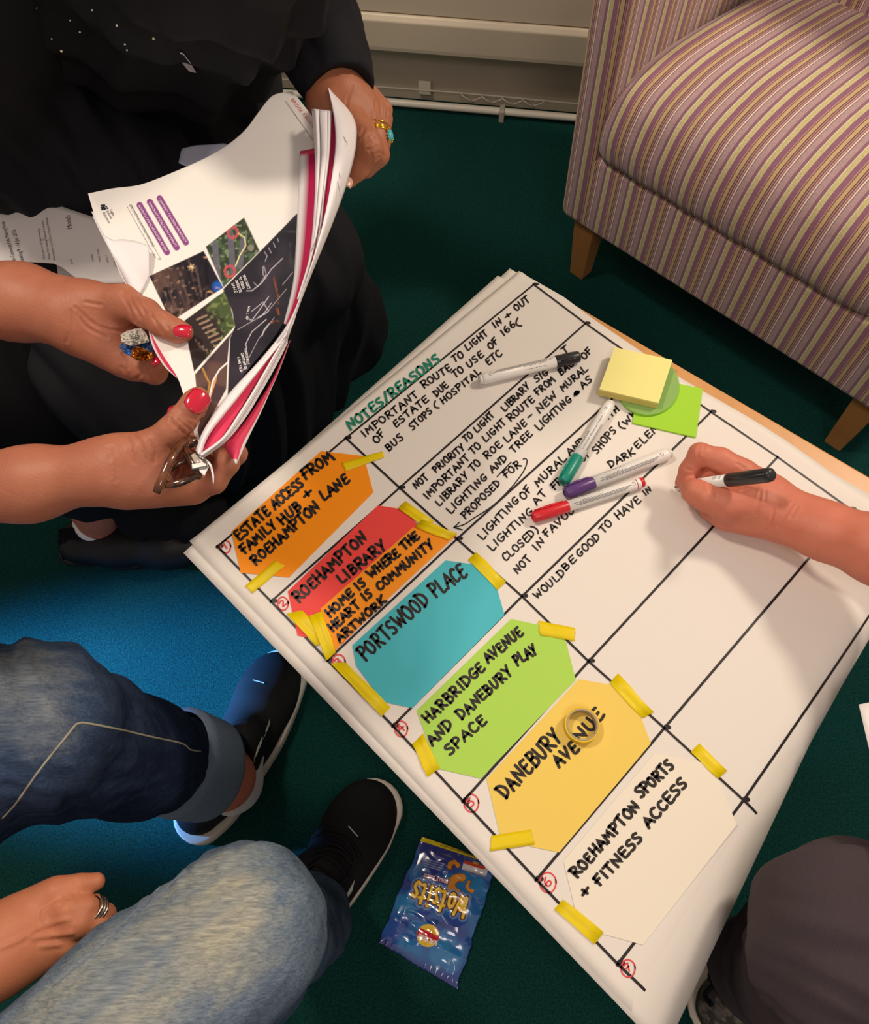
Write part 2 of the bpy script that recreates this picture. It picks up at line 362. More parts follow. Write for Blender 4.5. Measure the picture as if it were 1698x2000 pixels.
# heating pipe with clips, wire and cable ties
pipe = empty('heating_pipe', wp(0.2, .012, 0.012), 'white painted heating pipe running along the foot of the wall', 'pipe')
tube('pipe_run', [wp(s, .010, .016) for s in np.linspace(-1.5, 1.4, 30)], .0085, M_pipe, pipe)
tube('wire', [wp(s, -.008, .040+.0015*math.sin(s*9)) for s in np.linspace(-1.5, 1.4, 60)], .0025, M_plastic, pipe, 8)
for s in (.085,):
    q = wp(s, -.024, .036); box('wall_clip', q, .030, .008, .034, M_pipe, pipe, wd, .002)
box('pipe_clip', wp(.275, .012, .012), .012, .030, .030, M_plastic, pipe, wd, .002)
for i in range(8):
    s = .19+i*.024; a = 0.9 if i % 2 else -0.9
    pts = [wp(s+.012*math.cos(t)*1.2, -.004+.010*math.sin(t), .033+.010*math.sin(t+a)) for t in np.linspace(0, 5.4, 14)]
    tube('cable_tie', pts, .0022, M_plastic, pipe, 6)

# ================================================================== armchair
def ramp_mat(name, stops, period, u0):
    m = bpy.data.materials.new(name); m.use_nodes = True; N = m.node_tree.nodes; L = m.node_tree.links; b = N['Principled BSDF']
    b.inputs['Roughness'].default_value = 0.85; b.inputs['Specular IOR Level'].default_value = 0.2; b.inputs['Sheen Weight'].default_value = 0.3
    tc = N.new('ShaderNodeTexCoord'); sx = N.new('ShaderNodeSeparateXYZ'); L.new(tc.outputs['UV'], sx.inputs[0])
    a = N.new('ShaderNodeMath'); a.operation = 'ADD'; a.inputs[1].default_value = 10*period-u0; L.new(sx.outputs[0], a.inputs[0])
    w_ = N.new('ShaderNodeTexNoise'); w_.inputs['Scale'].default_value = 25; L.new(tc.outputs['Object'], w_.inputs['Vector'])
    wm = N.new('ShaderNodeMath'); wm.operation = 'MULTIPLY_ADD'; wm.inputs[1].default_value = 0.0012; L.new(w_.outputs['Fac'], wm.inputs[0]); L.new(a.outputs[0], wm.inputs[2])
    dv = N.new('ShaderNodeMath'); dv.operation = 'DIVIDE'; dv.inputs[1].default_value = period; L.new(wm.outputs[0], dv.inputs[0])
    fr = N.new('ShaderNodeMath'); fr.operation = 'FRACT'; L.new(dv.outputs[0], fr.inputs[0])
    rp = N.new('ShaderNodeValToRGB'); rp.color_ramp.interpolation = 'CONSTANT'; e = rp.color_ramp.elements
    e[0].position = 0; e[0].color = (*srgb(stops[0][1]), 1); e[1].position = stops[1][0]; e[1].color = (*srgb(stops[1][1]), 1)
    for p_, c_ in stops[2:]: q = e.new(p_); q.color = (*srgb(c_), 1)
    L.new(fr.outputs[0], rp.inputs[0])
    n2 = N.new('ShaderNodeTexNoise'); n2.inputs['Scale'].default_value = 500; n2.inputs['Detail'].default_value = 3; L.new(tc.outputs['Object'], n2.inputs['Vector'])
    mx = N.new('ShaderNodeMixRGB'); mx.blend_type = 'MULTIPLY'; mx.inputs[0].default_value = 0.35; L.new(rp.outputs[0], mx.inputs[1])
    r2 = N.new('ShaderNodeValToRGB'); r2.color_ramp.elements[0].color = (.55, .55, .55, 1); r2.color_ramp.elements[1].color = (1.3, 1.3, 1.3, 1)
    r2.color_ramp.elements[0].position = .35; r2.color_ramp.elements[1].position = .65
    L.new(n2.outputs['Fac'], r2.inputs[0]); L.new(r2.outputs[0], mx.inputs[2]); L.new(mx.outputs[0], b.inputs['Base Color'])
    bp = N.new('ShaderNodeBump'); bp.inputs['Strength'].default_value = 0.5; bp.inputs['Distance'].default_value = 0.0008
    L.new(n2.outputs['Fac'], bp.inputs['Height']); L.new(bp.outputs[0], b.inputs['Normal'])
    return m
C0 = np.array([.267, 1.2, 0.]); EU = np.array([.702, -.712, 0.]); ED = np.array([.712, .702, 0.])
def ch(u, d, z): return C0+EU*u+ED*d+np.array([0, 0, z])
u0 = float((P(1370, 590, .16)-C0)@EU)
M_stripe = ramp_mat('striped_upholstery', [(0, '#e6d6b8'), (.03, '#cdc389'), (.14, '#d8c7a2'), (.165, '#98697c'), (.33, '#c79a92'), (.36, '#7a5352'), (.39, '#cdb080'),
    (.50, '#5c3b3d'), (.525, '#b88c86'), (.57, '#5f3d40'), (.59, '#c89a94'), (.64, '#6a4547'), (.66, '#f2dbcf'), (.705, '#6d4a4c'), (.725, '#bb9c9c'), (.90, '#966b7a')], .0500, u0)
M_leg = mat('beech_leg', '#b5814a', 0.45, 0.4, noise=(18, 0.6, '#a06f3c'))
chair = empty('armchair', ch(.35, .3, 0), 'upholstered armchair in mauve, cream and olive stripes beyond the table', 'armchair')
def sbox(name, q, m, parent, uvs, bev):
    """q: 8 corners as (u,d,z) - lower four then upper four; uvs: which chair coordinate drives the stripes per face"""
    f = [(3, 2, 1, 0), (4, 5, 6, 7), (0, 1, 5, 4), (1, 2, 6, 5), (2, 3, 7, 6), (3, 0, 4, 7)]
    me = bpy.data.meshes.new(name); me.from_pydata([tuple(ch(*c)) for c in q], [], f); l = me.uv_layers.new(name='UVMap'); k = 0
    for fi, ff in enumerate(f):
        for vi in ff: l.data[k].uv = (q[vi][0] if uvs[fi] == 'u' else q[vi][1], q[vi][2]); k += 1
    o = link(name, me, m, parent, False); bevel(o, bev, 5)
    for p in me.polygons: p.use_smooth = True
    return o
CW = .72
sbox('base', [(0.004, 0, .15), (CW-.004, 0, .15), (CW-.004, .46, .15), (.004, .46, .15), (.004, 0, .312), (CW-.004, 0, .312), (CW-.004, .46, .312), (.004, .46, .312)], M_stripe, chair, 'uuuuuu', .012)
sbox('arm', [(0, -.003, .152), (.056, -.003, .152), (.095, .46, .152), (-.01, .46, .152), (-.004, -.01, .66), (.066, -.01, .66), (.12, .46, .70), (-.02, .46, .70)], M_stripe, chair, 'uuuduu', .016)
sbox('arm', [(.61, -.003, .152), (CW, -.003, .152), (CW+.01, .46, .152), (.60, .46, .152), (.60, -.01, .62), (CW+.002, -.01, .62), (CW+.01, .46, .66), (.59, .46, .66)], M_stripe, chair, 'uuuuud', .016)
sbox('backrest', [(0.0, .36, .2), (CW, .36, .2), (CW, .45, .2), (0, .45, .2), (0, .385, .9), (CW, .385, .9), (CW, .475, .9), (0, .475, .9)], M_stripe, chair, 'uuuuuu', .03)
# seat cushion, lofted with a full rounded front
prof = resample([(.03, .306), (-.004, .318), (-.016, .350), (-.014, .390), (.006, .432), (.045, .460), (.11, .478), (.22, .484), (.34, .480), (.40, .470)], 44)
us = np.concatenate([np.linspace(0, .05, 12)**1.0, np.linspace(.06, .49, 34), np.linspace(.50, .55, 12)])+.050; v = []; uv = []
for u in us:
    e = min((u-.050)/.045, (.600-u)/.045, 1); s = math.sqrt(max(0, 1-(1-max(e, 0))**2))
    arc = 0
    for i, (d, z) in enumerate(prof):
        dd = d+(1-s)*.035*(1 if d < .1 else max(0, 1-(d-.1)/.1)); zz = .306+(z-.306)*(.72+.28*s)
        zz += .010*math.sin(math.pi*(u-.058)/.55)*min(1, max(0, d)/.12)+.0015*math.sin(u*70)*math.exp(-((z-.32)/.02)**2)
        uo = u+(1 if u > .3 else -1)*0
        if d > .0: uo += .0+.10*max(0, d)*max(0, 1-(u-.058)/.1)*1.0*s*0+(.16*max(0, d-.02))*max(0, 1-(u-.058)/.55)
        v.append(ch(uo, dd, zz)); uv.append((u, z))
mesh('seat_cushion', v, grid_faces(len(us), len(prof)), M_stripe, chair, True, uv=uv)
# piping seam under the cushion
for u, d in ((.052, .035), (.665, .035), (.06, .42), (.665, .42)):
    v = []
    for z, s in ((.152, .024), (0, .0165)):
        v += [ch(u+i*s, d+j*s, z) for i, j in ((-1, -1), (1, -1), (1, 1), (-1, 1))]
    bevel(mesh('leg', v, [(0, 1, 2, 3), (7, 6, 5, 4), (1, 0, 4, 5), (2, 1, 5, 6), (3, 2, 6, 7), (0, 3, 7, 4)], M_leg, chair), .002)

# ================================================================== table
M_wood = mat('beech_top', '#d9a163', 0.38, 0.45, noise=(40, 0.7, '#c98d4e'))
def wood(m, ax, ay):
    N = m.node_tree.nodes; mp = N.new('ShaderNodeMapping'); mp.inputs['Rotation'].default_value = (0, 0, math.atan2(ay, ax)); mp.inputs['Scale'].default_value = (1, .12, 1)
    for n in N:
        if n.type == 'TEX_NOISE':
            l = n.inputs['Vector'].links[0]; s = l.from_socket; m.node_tree.links.new(s, mp.inputs[0]); m.node_tree.links.new(mp.outputs[0], n.inputs['Vector'])
SO = np.array([-.2553, .3819, 0.]); SU = np.array([.7308, .6826, 0.]); SV = np.array([.6826, -.7308, 0.])
def sh(u, v, z=TZ): return SO+SU*u*.1+SV*v*.1+np.array([0, 0, z])
def shi(px, py):
    d = P(px, py)-SO; return np.array([d@SU*10, d@SV*10])
T0 = P(1024, 534, TZ); T0[2] = 0; tE = P(1698, 925, TZ)-P(1043, 543, TZ); tE[2] = 0; tE /= np.linalg.norm(tE); tF = np.array([-tE[1], tE[0], 0.])*-1  # across, towards the left edge
if tF@SU > 0: tF = -tF
table = empty('coffee_table', T0+tE*.3+tF*.3, 'low square beech coffee table under the flip chart sheets', 'table')
def tp(a, b, z): return T0+tE*a+tF*b+np.array([0, 0, z])
TL, TW, ZT = .563, .592, TZ-.0022
ol = []
for ca, cb, s in ((.03, .03, 180), (TL-.03, .03, 270), (TL-.03, TW-.03, 0), (.03, TW-.03, 90)):
    for t in range(0, 91, 15): a = math.radians(s+t); ol.append((ca+.03*math.cos(a), cb+.03*math.sin(a)))
n = len(ol); v = [tp(a, b, ZT) for a, b in ol]+[tp(a, b, ZT-.025) for a, b in ol]
f = [tuple(range(n))[::-1], tuple(range(n, 2*n))]+[(i, (i+1) % n, n+(i+1) % n, n+i) for i in range(n)]
wood(M_wood, 1, 0.4); o = mesh('tabletop', v, f, M_wood, table); bevel(o, .003, 3)
for a, b in ((.06, .06), (TL-.06, .06), (TL-.06, TW-.06), (.06, TW-.06)): box('leg', tp(a, b, (ZT-.025)/2), .05, .05, ZT-.025, M_leg, table, tE, .003)
for a, b, l, ax in ((TL/2, .05, TL-.16, tE), (TL/2, TW-.05, TL-.16, tE), (.05, TW/2, TW-.16, tF), (TL-.05, TW/2, TW-.16, tF)):
    box('apron', tp(a, b, ZT-.055), l, .02, .058, M_leg, table, ax, .002)
# ================================================================== flip chart sheets
def paper_mat(name, col):
    m = mat(name, col, 0.6, 0.25, bump=(60, 0.12, 0.002)); return m
M_paper = paper_mat('flip_chart_paper', '#ebe4db'); M_ink = mat('black_marker_ink', '#241c1e', 0.45, 0.4); M_green_ink = mat('green_marker_ink', '#14866a', 0.5, 0.4)
M_red_ink = mat('red_marker_ink', '#e2474c', 0.5, 0.4); M_card_ink = mat('card_marker_ink', '#2c2420', 0.45, 0.4)
def bend(u): return 6.12-.109*u
def drape(u, v, off=0.0, R=.040, mx=1.50):
    """point of a sheet lying on the table and falling over its near edge"""
    b = bend(u); R = R*((1.3-.07*u) if R < .042 else max(.84, 1.5-.2*u)); d = (v-b)*.1; base = sh(u, min(v, b))
    nrm = np.array([0, 0, 1.])
    if d > 0:
        th = min(mx, d/R); adv = R*math.sin(th)+(d-R*th if d > R*mx else 0)*math.cos(th); dz = -(R*(1-math.cos(th))+(d-R*th if d > R*mx else 0)*math.sin(th))
        base = base+SV*adv+np.array([0, 0, dz]); nrm = SV*math.sin(th)+np.array([0, 0, math.cos(th)])
    return base+nrm*off
def sheetmap(off): return lambda q: [drape(a, b, off) for a, b in q]
def sheet(name, ul, ur, vt, vb, off, R, label, wob=0.0, mx=1.5):
    """ul, ur, vt, vb are functions giving the four edges"""
    v = []; nu, nv = 60, 120
    for i in range(nu):
        for j in range(nv):
            s = i/(nu-1); t = j/(nv-1); v0, v1 = vt(s), vb(s); vv = v0+(v1-v0)*t; u = ul(t)+(ur(vv)-ul(t))*s
            p = drape(u, vv, off, R, mx)
            fold = 0
            if vv < 0: fold = .0016*math.exp(-((vv+.25)/.04)**2)       # soft ridges of the folded top edge
            if u > 5.3: fold += .003*math.exp(-((u-5.75)/.12)**2)*(.5+.5*math.sin(vv*2.1))
            if u < -.02: fold += .0015*math.exp(-((u+.2)/.06)**2)*(.5+.5*math.sin(vv*1.3+1))
            v.append(p+np.array([0, 0, fold*wob]))
    o = mesh(name, v, [q[::-1] for q in grid_faces(nu, nv)], M_paper, None, True); solid(o, .00012)
    tag(o, label, 'paper sheet'); return o
re_ = [(-.4, 5.54), (.44, 5.63), (.99, 5.62), (2.36, 5.67), (3.4, 5.77), (3.9, 5.81), (4.5, 5.82), (5.03, 5.86), (9, 6.2)]
right = lambda vv: float(np.interp(vv, [a for a, b in re_], [b for a, b in re_]))
top = sheet('flip_chart_sheet', lambda t: -.19-.03*t, right, lambda s: -.28-.02*s, lambda s: 7.7, 0.0, .040, 'white flip chart sheet with a hand-ruled grid and writing, topmost on the table', 1.0)
sheet('flip_chart_sheet', lambda t: -.33+.09*t, lambda vv: right(vv)-.22+.05*vv, lambda s: -.22-.24*s, lambda s: 8.1-.2*s, -.0007, .050, 'blank flip chart sheet directly under the written one, showing at its left and top edges', .5, 1.42)
sheet('flip_chart_sheet', lambda t: -.27+.10*t, lambda vv: right(vv)-.03, lambda s: -.12-.31*s, lambda s: 8.3-.1*s, -.0012, .043, 'lowest blank flip chart sheet, its edge showing where the stack hangs over the table', .5, 1.46)
# ruled lines
Lp = [(425, 1068), (530, 1175), (640, 1290), (768, 1418), (905, 1565), (1048, 1718), (1207, 1883)]
Mp = [(676, 856), (781, 953), (893, 1053), (1020, 1165), (1150, 1292), (1298, 1422), (1453, 1563)]
Rp = [(1043, 556), (1144, 632), (1265, 717), (1389, 805), (1519, 893), (1662, 995)]
def dens(pts, step=.06):
    q = np.array(pts, float); L = np.linalg.norm(np.diff(q, axis=0), axis=1).sum(); return resample(q, max(3, int(L/step)), False)
V, F = [], []; ln = []
for i in range(7):
    row = [shi(*Lp[i]), shi(*Mp[i])]+([shi(*Rp[i])] if i < 6 else [np.array([5.6, 5.80])]); ln.append(dens(row))
ln.append(dens([shi(*p) for p in Lp]+[(0.02, 6.6), (.03, 7.6)])); ln.append(dens([shi(*p) for p in Mp]+[(2.03, 6.5), (2.04, 7.5)]))
ln.append(dens([shi(*p) for p in Rp]+[(5.5, 5.6), (5.5, 6.6)]))
ribbon(ln, .026, sheetmap(.0006), V, F)
for p in Lp+Mp+Rp: c = shi(*p); ribbon([np.array([c, c+[.02, .0], c+[.04, .03]])], .045, sheetmap(.00045), V, F)
mesh('ruled_grid', V, F, M_ink, top)
# words : crop key, word, baseline start, baseline end, letter height in crop pixels
def flat(off): return lambda q: [P(a, b)+np.array([0, 0, off]) for a, b in q]
def write(name, items, wpx, m, parent, off, fm=None, slant=0.0, seed=0):
    V, F = [], []
    for it in items:
        k, t, x0, y0, x1, y1, h = it[:7]; a = CR[k]
        # px frame has y down: flip y so that letters stand up
        for s in strokes(t, (x0, -y0), (x1, -y1), h, slant, 0.28, seed):
            q = np.stack([a[0]+s[:, 0]/a[2], a[1]-s[:, 1]/a[2]], 1); ribbon([q], wpx, fm or flat(off), V, F)
    return mesh(name, V, F, m, parent)
write('heading', [('1', 'NOTES/REASONS', 128, 880, 628, 498, 50)], 4.4, M_green_ink, top, .0012)
write('handwriting', [('1', 'IMPORTANT', 205, 918, 505, 690, 38), ('1', 'ROUTE', 535, 648, 688, 545, 38), ('1', 'TO', 700, 505, 755, 475, 36), ('1', 'LIGHT', 775, 440, 890, 352, 36),
    ('1', 'IN', 925, 315, 968, 285, 34), ('1', '+', 992, 265, 1018, 245, 26), ('1', 'OUT', 1045, 222, 1120, 165, 36), ('1', 'OF', 275, 955, 318, 900, 38), ('1', 'ESTATE', 380, 865, 560, 715, 36),
    ('1', 'DUE', 605, 695, 670, 637, 36), ('1', 'TO', 705, 590, 755, 555, 36), ('1', 'USE', 785, 535, 865, 470, 36), ('1', 'OF', 905, 435, 945, 390, 34), ('1', '166', 972, 360, 1042, 300, 36), ('1', '(', 1052, 310, 1080, 290, 38),
    ('1', 'BUS', 340, 995, 422, 925, 38), ('1', 'STOPS', 470, 880, 582, 778, 36), ('1', '(', 600, 762, 622, 745, 34), ('1', 'HOSPITAL', 640, 735, 850, 562, 34), ('1', 'ETC', 890, 520, 965, 465, 36)], 3.3, M_ink, top, .0005)
write('handwriting', [('3', 'NOT', 100, 285, 172, 222, 40), ('3', 'PRIORITY', 215, 190, 385, 50, 38), ('2', 'TO', 95, 770, 142, 735, 40), ('2', 'LIGHT', 165, 710, 272, 605, 40), ('2', 'LIBRARY', 335, 580, 492, 430, 40), ('2', 'SIG', 530, 400, 605, 350, 38), ('2', 'T', 700, 225, 728, 205, 38),
    ('3', 'IMPORTANT', 165, 345, 412, 108, 40), ('3', 'TO', 430, 85, 478, 42, 40), ('2', 'LIGHT', 218, 768, 345, 652, 42), ('2', 'ROUTE', 372, 640, 520, 515, 42), ('2', 'FROM', 540, 480, 645, 392, 40), ('2', 'BAC', 680, 358, 760, 295, 38), ('2', 'OF', 825, 262, 870, 212, 38),
    ('3', 'LIBRARY', 235, 385, 408, 212, 40), ('3', 'TO', 430, 185, 476, 140, 40), ('2', 'ROE', 225, 872, 322, 790, 42), ('2', 'LANE', 350, 772, 472, 655, 42), ('2', '-', 488, 632, 515, 610, 40), ('2', 'NEW', 550, 590, 657, 485, 42), ('2', 'MURAL', 692, 455, 845, 325, 40),
    ('3', 'LIGHTING', 300, 430, 515, 222, 40), ('3', 'AND', 545, 190, 632, 112, 40), ('2', 'TREE', 390, 835, 505, 722, 42), ('2', 'LIGHTING', 545, 697, 748, 512, 42), ('2', '*', 765, 490, 800, 465, 32), ('2', 'AS', 815, 440, 872, 390, 40),
    ('3', 'PROPOSED', 385, 460, 592, 255, 40), ('3', 'FOR', 620, 220, 710, 150, 38)], 3.3, M_ink, top, .0005)
write('handwriting', [('3', 'LIGHTING', 485, 582, 700, 355, 42), ('3', 'OF', 728, 350, 772, 288, 42), ('3', 'MURAL', 808, 272, 975, 112, 42), ('2', 'AND', 735, 850, 830, 765, 40), ('2', 'WITH', 930, 660, 1040, 570, 40),
    ('3', 'LIGHTING', 540, 647, 782, 422, 42), ('3', 'AT', 802, 380, 860, 310, 42), ('3', 'FRONT', 905, 292, 1050, 160, 42), ('2', 'OF', 815, 890, 862, 845, 42), ('2', 'SHOPS', 900, 840, 1022, 700, 44), ('2', '(WH', 1060, 690, 1150, 590, 40),
    ('3', 'CLOSED)', 620, 707, 815, 530, 44), ('2', 'DARK', 985, 925, 1135, 838, 42), ('2', 'ELEM', 1150, 812, 1290, 680, 44),
    ('3', 'NOT', 690, 780, 770, 692, 42), ('3', 'IN', 800, 645, 850, 592, 42), ('3', 'FAVOUR', 860, 565, 1060, 380, 42)], 3.3, M_ink, top, .0005)
write('handwriting', [('3', 'WOULD', 805, 925, 968, 778, 42), ('3', 'BE', 970, 762, 1032, 700, 40), ('3', 'GOOD', 1050, 682, 1172, 572, 42), ('3', 'TO', 1190, 545, 1242, 490, 42), ('3', 'HAVE', 1275, 462, 1408, 358, 42), ('3', 'IN', 1432, 322, 1470, 292, 30)], 3.3, M_ink, top, .0005)
V, F = [], []
def px_line(k, pts, n=40, sm=True): return resample([cr(k, *p) for p in pts], n, sm)
ribbon([px_line('3', [(570, 212), (608, 172), (652, 128)]), px_line('3', [(722, 110), (742, 108), (742, 138), (715, 195), (640, 290), (540, 385), (440, 450), (380, 490), (318, 508)]),
        px_line('3', [(350, 478), (318, 508), (368, 522)], 12, False)], 2.4, flat(.0005), V, F)
mesh('arrow', V, F, M_ink, top)
for d, k, x, y, r in (('1', '4', 238, 622, 30), ('2', '4', 530, 912, 32), ('3', '4', 816, 1212, 38), ('4', '5', 285, 668, 40), ('5', '5', 660, 1065, 46), ('6', '6', 372, 1000, 58), ('7', '6', 855, 1517, 50)):
    V, F = [], []; cx, cy = cr(k, x, y); s = CR[k][2]; r = r/s; t = np.linspace(-.3, 6.3, 40)
    ribbon([np.stack([cx+r*(.82+.02*t/6)*np.cos(t)*1.02, cy+r*1.05*np.sin(t)*(1+.03*np.sin(t*2))], 1)], 2.8, flat(.0006), V, F)
    dx, dy = r*.42*.74, -r*.42*.67; bx, by = cx+r*.38*.62, cy+r*.38*.74
    for q in strokes(d, (bx-dx, -(by-dy)), (bx+dx, -(by+dy)), r*.95, 0, .2): ribbon([np.stack([q[:, 0], -q[:, 1]], 1)], 3.0, flat(.0006), V, F)
    mesh('ringed_number', V, F, M_red_ink, top)

# ================================================================== cards
def card(pts, k, col, label, text, h0, wpx=5.3, slope=0, name='paper_card', num=0):
    q = [P(*cr(k, *p)) for p in pts]; n = len(q); m = mat('card_'+str(num), col, 0.55, 0.3, bump=(90, .1, .001))
    c = sum(q)/n; v = []; f = []; R = 10                 # concentric rings so that the card can bow slightly
    for i in range(R+1):
        for p in q: w_ = c+(p-c)*i/R; v.append(w_+np.array([0, 0, h0+.0003*math.sin(i/R*math.pi)]))
    for i in range(R):
        for j in range(n): f.append((i*n+j, (i+1)*n+j, (i+1)*n+(j+1) % n, i*n+(j+1) % n))
    up = np.cross(v[n*R+1]-v[n*R], v[n*R+2]-v[n*R])[2]
    if up < 0: f = [t[::-1] for t in f]
    f.pop; o = mesh(name, v, f, m); solid(o, .0003); tag(o, label, 'card', 'place cards taped down the left column')
    write('lettering', text, wpx, M_card_ink, o, h0+.0007, seed=num)
    return o
card([(268, 545), (725, 135), (942, 160), (992, 345), (562, 778), (315, 755)], '4', '#ff960f', 'orange card reading ESTATE ACCESS FROM FAMILY HUB + ROEHAMPTON LANE',
     [('4', 'ESTATE', 312, 592, 468, 452, 50), ('4', 'ACCESS', 492, 432, 640, 312, 50), ('4', 'FROM', 645, 282, 792, 178, 50), ('4', 'FAMILY', 338, 662, 502, 520, 46), ('4', 'HUB', 530, 512, 628, 425, 46), ('4', '+', 652, 382, 685, 352, 36), ('4', 'ROEHAMPTON', 392, 717, 722, 430, 48), ('4', 'LANE', 742, 390, 872, 290, 48)], .0008, num=1)
card([(555, 850), (1015, 412), (1165, 435), (1235, 540), (1262, 690), (830, 1120), (605, 1075)], '4', '#ef4a45', 'red card reading ROEHAMPTON LIBRARY, partly covered by an orange strip',
     [('4', 'ROEHAMPTON', 612, 908, 962, 582, 54), ('4', 'LIBRARY', 832, 812, 1062, 628, 50)], .0008, num=2)
card([(722, 940), (1195, 525), (1418, 562), (1060, 895), (830, 1118), (790, 1165), (735, 1060)], '4', '#ff9a1e', 'narrow orange card reading HOME IS WHERE THE HEART IS COMMUNITY ARTWORK',
     [('4', 'HOME', 770, 985, 896, 868, 42), ('4', 'IS', 918, 850, 956, 818, 42), ('4', 'WHERE', 984, 786, 1132, 668, 44), ('4', 'THE', 1152, 642, 1228, 578, 42), ('4', 'HEART', 785, 1060, 926, 930, 42), ('4', 'IS', 952, 904, 990, 874, 42), ('4', 'COMMUNITY', 1026, 850, 1302, 622, 42), ('4', 'ARTWORK', 822, 1112, 1058, 905, 38)], .0018, num=3)
card([(885, 1125), (1360, 692), (1530, 716), (1610, 790), (1660, 970), (1190, 1445), (1040, 1412), (905, 1230)], '4', '#4cbecb', 'turquoise card reading PORTSWOOD PLACE',
     [('4', 'PORTSWOOD', 950, 1205, 1280, 905, 76), ('4', 'PLACE', 1310, 882, 1472, 770, 76)], .0008, num=4)
card([(368, 570), (872, 80), (1150, 140), (1218, 405), (710, 933), (480, 880)], '5', '#b0dd58', 'lime green card reading HARBRIDGE AVENUE AND DANEBURY PLAY SPACE',
     [('5', 'HARBRIDGE', 430, 640, 735, 350, 54), ('5', 'AVENUE', 752, 318, 940, 162, 54), ('5', 'AND', 455, 758, 562, 655, 54), ('5', 'DANEBURY', 610, 620, 885, 370, 56), ('5', 'PLAY', 905, 330, 1018, 262, 56), ('5', 'SPACE', 545, 808, 742, 632, 54)], .0008, num=5)
card([(742, 935), (1235, 402), (1405, 432), (1565, 600), (1620, 745), (1130, 1328), (985, 1298), (815, 1240)], '5', '#f3d263', 'pale yellow card reading DANEBURY AVENUE under the tape roll',
     [('5', 'DANEBURY', 845, 1042, 1148, 720, 80), ('5', 'AVE', 1130, 872, 1238, 782, 68), ('5', 'NUE', 1250, 742, 1372, 600, 66)], .0008, wpx=6.0, num=6)
card([(465, 870), (1015, 218), (1300, 275), (1400, 385), (1510, 650), (945, 1375), (560, 1270), (510, 1050)], '6', '#f2e9d6', 'cream white card reading ROEHAMPTON SPORTS + FITNESS ACCESS',
     [('6', 'ROEHAMPTON', 548, 972, 928, 545, 62), ('6', 'SPORTS', 935, 492, 1132, 300, 64), ('6', '+', 600, 1088, 632, 1045, 52), ('6', 'FITNESS', 682, 1022, 945, 738, 62), ('6', 'ACCESS', 980, 672, 1212, 408, 64)], .0008, wpx=6.0, num=7)

# ================================================================== tape strips
def tape_mat():
    m = bpy.data.materials.new('yellow_washi_tape'); m.use_nodes = True; N = m.node_tree.nodes; L = m.node_tree.links
    b = N['Principled BSDF']; b.inputs['Base Color'].default_value = (*srgb('#ffe800'), 1); b.inputs['Roughness'].default_value = .45
    t = N.new('ShaderNodeBsdfTransparent'); t.inputs[0].default_value = (*srgb('#fff48c'), 1); mx = N.new('ShaderNodeMixShader'); mx.inputs[0].default_value = .72
    L.new(t.outputs[0], mx.inputs[1]); L.new(b.outputs[0], mx.inputs[2]); L.new(mx.outputs[0], N['Material Output'].inputs[0]); return m
M_tape = tape_mat()
def tape(k, q, label, h=.0016):
    a, b, c, d = [np.array(cr(k, *p)) for p in q]; n = 26; m = 4; v = []; rnd = random.Random(int(a[0]+b[1]))
    j0 = [rnd.uniform(-1.6, 1.6) for _ in range(m)]; j1 = [rnd.uniform(-1.6, 1.6) for _ in range(m)]
    for i in range(n):
        t = i/(n-1)
        for j in range(m):
            s = j/(m-1); p = (a+(b-a)*t)*(1-s)+(d+(c-d)*t)*s; e = (b-a)/np.linalg.norm(b-a)
            if i == 0: p = p+e*j0[j]
            if i == n-1: p = p+e*j1[j]
            v.append(P(*p)+np.array([0, 0, h+.0005*math.sin(t*7+a[0])*math.sin(t*math.pi)]))
    o = mesh('tape_strip', v, grid_faces(n, m), M_tape, None, True); solid(o, .0001); tag(o, label, 'tape', 'yellow tape strips holding the cards')
tape('4', [(832, 195), (1038, 138), (1055, 165), (850, 240)], 'yellow tape across the upper right corner of the ESTATE ACCESS card')
tape('4', [(337, 825), (495, 690), (542, 722), (375, 860)], 'yellow tape across the lower left corner of the ESTATE ACCESS card')
tape('4', [(1115, 430), (1155, 392), (1302, 495), (1262, 530)], 'upper of two crossed yellow tapes on the right end of the red card', .0021)
tape('4', [(1208, 525), (1238, 488), (1420, 560), (1372, 592)], 'yellow tape over the right tip of the narrow orange card', .0030)
tape('4', [(552, 965), (632, 948), (765, 1095), (700, 1130)], 'yellow tape on the lower left end of the red card, ending under another strip', .0022)
tape('4', [(668, 978), (730, 955), (802, 1165), (755, 1205)], 'crumpled yellow tape down the left end of the narrow orange card', .0032)
tape('4', [(1475, 688), (1518, 650), (1668, 802), (1625, 843)], 'yellow tape on the upper right corner of the turquoise card')
tape('4', [(772, 1218), (852, 1212), (1080, 1440), (1035, 1488)], 'long yellow tape down the lower left of the turquoise card beside number 3')
tape('5', [(1018, 90), (1215, 130), (1210, 200), (1024, 168)], 'yellow tape on the upper right corner of the lime green card')
tape('5', [(345, 750), (400, 695), (490, 880), (425, 925)], 'yellow tape on the lower left corner of the lime green card')
tape('5', [(1397, 425), (1442, 375), (1635, 580), (1575, 612)], 'yellow tape on the right end of the pale yellow card')
tape('5', [(765, 1240), (975, 1207), (1002, 1285), (757, 1322)], 'wide yellow tape on the lower left corner of the pale yellow card')
tape('6', [(1230, 215), (1285, 160), (1452, 325), (1395, 375)], 'yellow tape on the upper right corner of the cream white card')
tape('6', [(410, 1160), (465, 1100), (705, 1300), (650, 1375)], 'yellow tape on the lower left corner of the cream white card')
